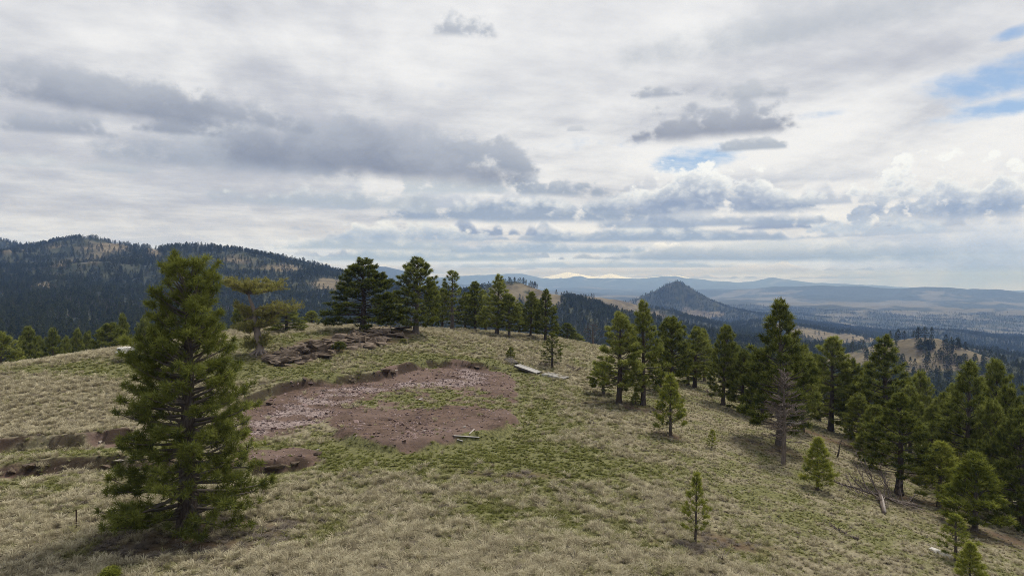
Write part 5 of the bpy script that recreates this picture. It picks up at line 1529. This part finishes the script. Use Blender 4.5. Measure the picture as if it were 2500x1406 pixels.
def gate():
    p = spot(979, None, 88.0); s = p[1] / FOC
    o = empty('metal_gate', tuple(p), -.15); tag(o, 'low tubular metal gate behind the rock ledge between the two crest pines', 'gate')
    m = simple_mat('gate_steel', (0.07, 0.065, 0.06), (0.14, 0.13, 0.12), 8, .6)
    Wd = 46 * s
    for k in range(5):
        g = Geo(); z = .35 + .24 * k; g.tube(np.array([[-Wd / 2, 0, z], [0, 0, z - .01], [Wd / 2, 0, z]]), [.028] * 3, 6); link('rail', g.mesh('rail', [m]), o)
    for x in (-Wd / 2, -Wd * .05, Wd / 2):
        g = Geo(); g.tube(np.array([[x, 0, .33], [x, 0, 1.34]]), [.03, .03], 6); link('upright', g.mesh('upright', [m]), o)
    for x in (-Wd / 2 - .14, Wd / 2 + .14):
        g = Geo(); g.tube(np.array([[x, 0, -.3], [x, 0, 1.55]]), [.08, .075], 8, 0, True); link('gate_post', g.mesh('gate_post', [m_dead]), o)
gate()

# ------------------------------------------------------------------ pickup behind the foreground pine
def pickup():
    p = G(367, 875)
    m_body = simple_mat('cream_paint', (0.62, 0.58, 0.50), (0.70, 0.66, 0.58), 1.0, .35, spec=.5)
    m_glass, b, out = new_mat('windscreen'); princ(b, out, (0.16, 0.24, 0.27), .06, spec=.9)
    m_glass_d, b, out = new_mat('side_glass'); princ(b, out, (0.02, 0.025, 0.028), .08, spec=.6)
    m_tyre = simple_mat('tyre_rubber', (0.015, 0.015, 0.015), (0.03, 0.03, 0.03), 8, .9)
    m_chrome = simple_mat('chrome', (0.5, 0.5, 0.5), (0.6, 0.6, 0.6), 2, .25, metal=1.0)
    m_blk = simple_mat('black_trim', (0.02, 0.02, 0.02), (0.03, 0.03, 0.03), 2, .7)
    m_lamp = simple_mat('lamp_lens', (0.6, 0.6, 0.58), (0.7, 0.7, 0.68), 2, .15, spec=.6)
    m_red = simple_mat('tail_lens', (0.3, 0.01, 0.01), (0.35, 0.02, 0.02), 2, .25)
    o = empty('pickup_truck', tuple(p)); tag(o, 'cream pickup truck parked behind the foreground pine, pale blue windscreen showing', 'pickup truck')
    o.rotation_euler = (math.radians(2), math.radians(-3), math.pi + math.radians(42))     # +X of the truck is its front
    def prism(name, prof, w, mat, parent, bev=.03, taper=0.0, tz=1.0):
        bm = bmesh.new()
        lo = min(q[1] for q in prof); hi = max(q[1] for q in prof)
        f = [bm.verts.new((x, -(w / 2 - taper * (z - lo) / (hi - lo)), z)) for x, z in prof]
        e = [bm.verts.new((x, (w / 2 - taper * (z - lo) / (hi - lo)), z)) for x, z in prof]
        bm.faces.new(f); bm.faces.new(e[::-1])
        for i in range(len(prof)): j = (i + 1) % len(prof); bm.faces.new((f[i], e[i], e[j], f[j]))
        bmesh.ops.recalc_face_normals(bm, faces=bm.faces)
        if bev: bmesh.ops.bevel(bm, geom=bm.edges[:], offset=bev, segments=2, affect='EDGES')
        me = bpy.data.meshes.new(name); bm.to_mesh(me); bm.free(); me.materials.append(mat); return link(name, me, parent)
    body = prism('body', [(2.65, .52), (2.68, .95), (2.55, 1.06), (1.25, 1.14), (.9, 1.16), (-.75, 1.16), (-.75, .52)], 1.86, m_body, o)
    prism('bed', [(-.78, .52), (-.78, 1.16), (-2.6, 1.16), (-2.6, .56)], 1.86, m_body, o)
    c = link('bed_floor', box_me('bed_floor', (1.66, 1.6, .03), m_blk), o); c.location = (-1.7, 0, 1.165)
    cabin = prism('cab', [(1.05, 1.15), (.42, 1.76), (-.62, 1.80), (-.74, 1.15)], 1.74, m_body, o, .04, .14)
    def quad(name, pts, mat, parent):
        me = bpy.data.meshes.new(name); me.from_pydata([tuple(q) for q in pts], [], [(0, 1, 2, 3)]); me.materials.append(mat); return link(name, me, parent)
    quad('windscreen', [(.995, -.72, 1.22), (.995, .72, 1.22), (.50, .62, 1.70), (.50, -.62, 1.70)], m_glass, o).location = (.02, 0, .02)
    for s_ in (-1, 1):
        quad('side_window', [(.80, s_ * .862, 1.22), (-.60, s_ * .862, 1.22), (-.52, s_ * .76, 1.70), (.42, s_ * .76, 1.70)], m_glass_d, o).location = (0, s_ * .012, 0)
        c = link('door', box_me('door', (1.35, .02, .56), m_body, .006), o); c.location = (.12, s_ * .938, .85)
        hnd = link('door_handle', box_me('door_handle', (.16, .02, .03), m_chrome, .004), c); hnd.location = (-.5, s_ * .02, .18)
        c = link('headlight', box_me('headlight', (.04, .30, .17), m_lamp, .01), o); c.location = (2.685, s_ * .68, .84)
        c = link('taillight', box_me('taillight', (.03, .12, .32), m_red, .01), o); c.location = (-2.61, s_ * .84, .9)
        c = link('mirror', box_me('mirror', (.08, .2, .16), m_blk, .02), o); c.location = (.85, s_ * 1.02, 1.28)
        for x in (1.75, -1.72):
            w_ = empty('wheel', (x, s_ * .80, .38)); w_.parent = o
            for nm, rr0, wd, mt in (('tyre', .38, .25, m_tyre), ('rim', .22, .27, m_chrome)):
                bm = bmesh.new(); bmesh.ops.create_cone(bm, cap_ends=True, segments=24, radius1=rr0, radius2=rr0, depth=wd)
                bmesh.ops.rotate(bm, verts=bm.verts, matrix=__import__('mathutils').Matrix.Rotation(math.pi / 2, 3, 'X'))
                bmesh.ops.bevel(bm, geom=[e for e in bm.edges if len(e.link_faces) == 2 and max(len(f.verts) for f in e.link_faces) > 4], offset=.03, segments=2, affect='EDGES')
                me = bpy.data.meshes.new(nm); bm.to_mesh(me); bm.free(); me.materials.append(mt); link(nm, me, w_)
            arch = link('wheel_arch', box_me('wheel_arch', (.95, .03, .42), m_blk, .15), o); arch.location = (x, s_ * .925, .62); arch.scale = (1, 1, 1)
    quad('rear_window', [(-.725, .66, 1.24), (-.725, -.66, 1.24), (-.655, -.58, 1.68), (-.655, .58, 1.68)], m_glass_d, o).location = (-.02, 0, 0)
    c = link('grille', box_me('grille', (.03, .95, .2), m_blk, .01), o); c.location = (2.69, 0, .84)
    c = link('front_bumper', box_me('front_bumper', (.16, 1.86, .2), m_chrome, .04), o); c.location = (2.72, 0, .55)
    c = link('rear_bumper', box_me('rear_bumper', (.14, 1.8, .18), m_chrome, .04), o); c.location = (-2.68, 0, .58)
pickup()
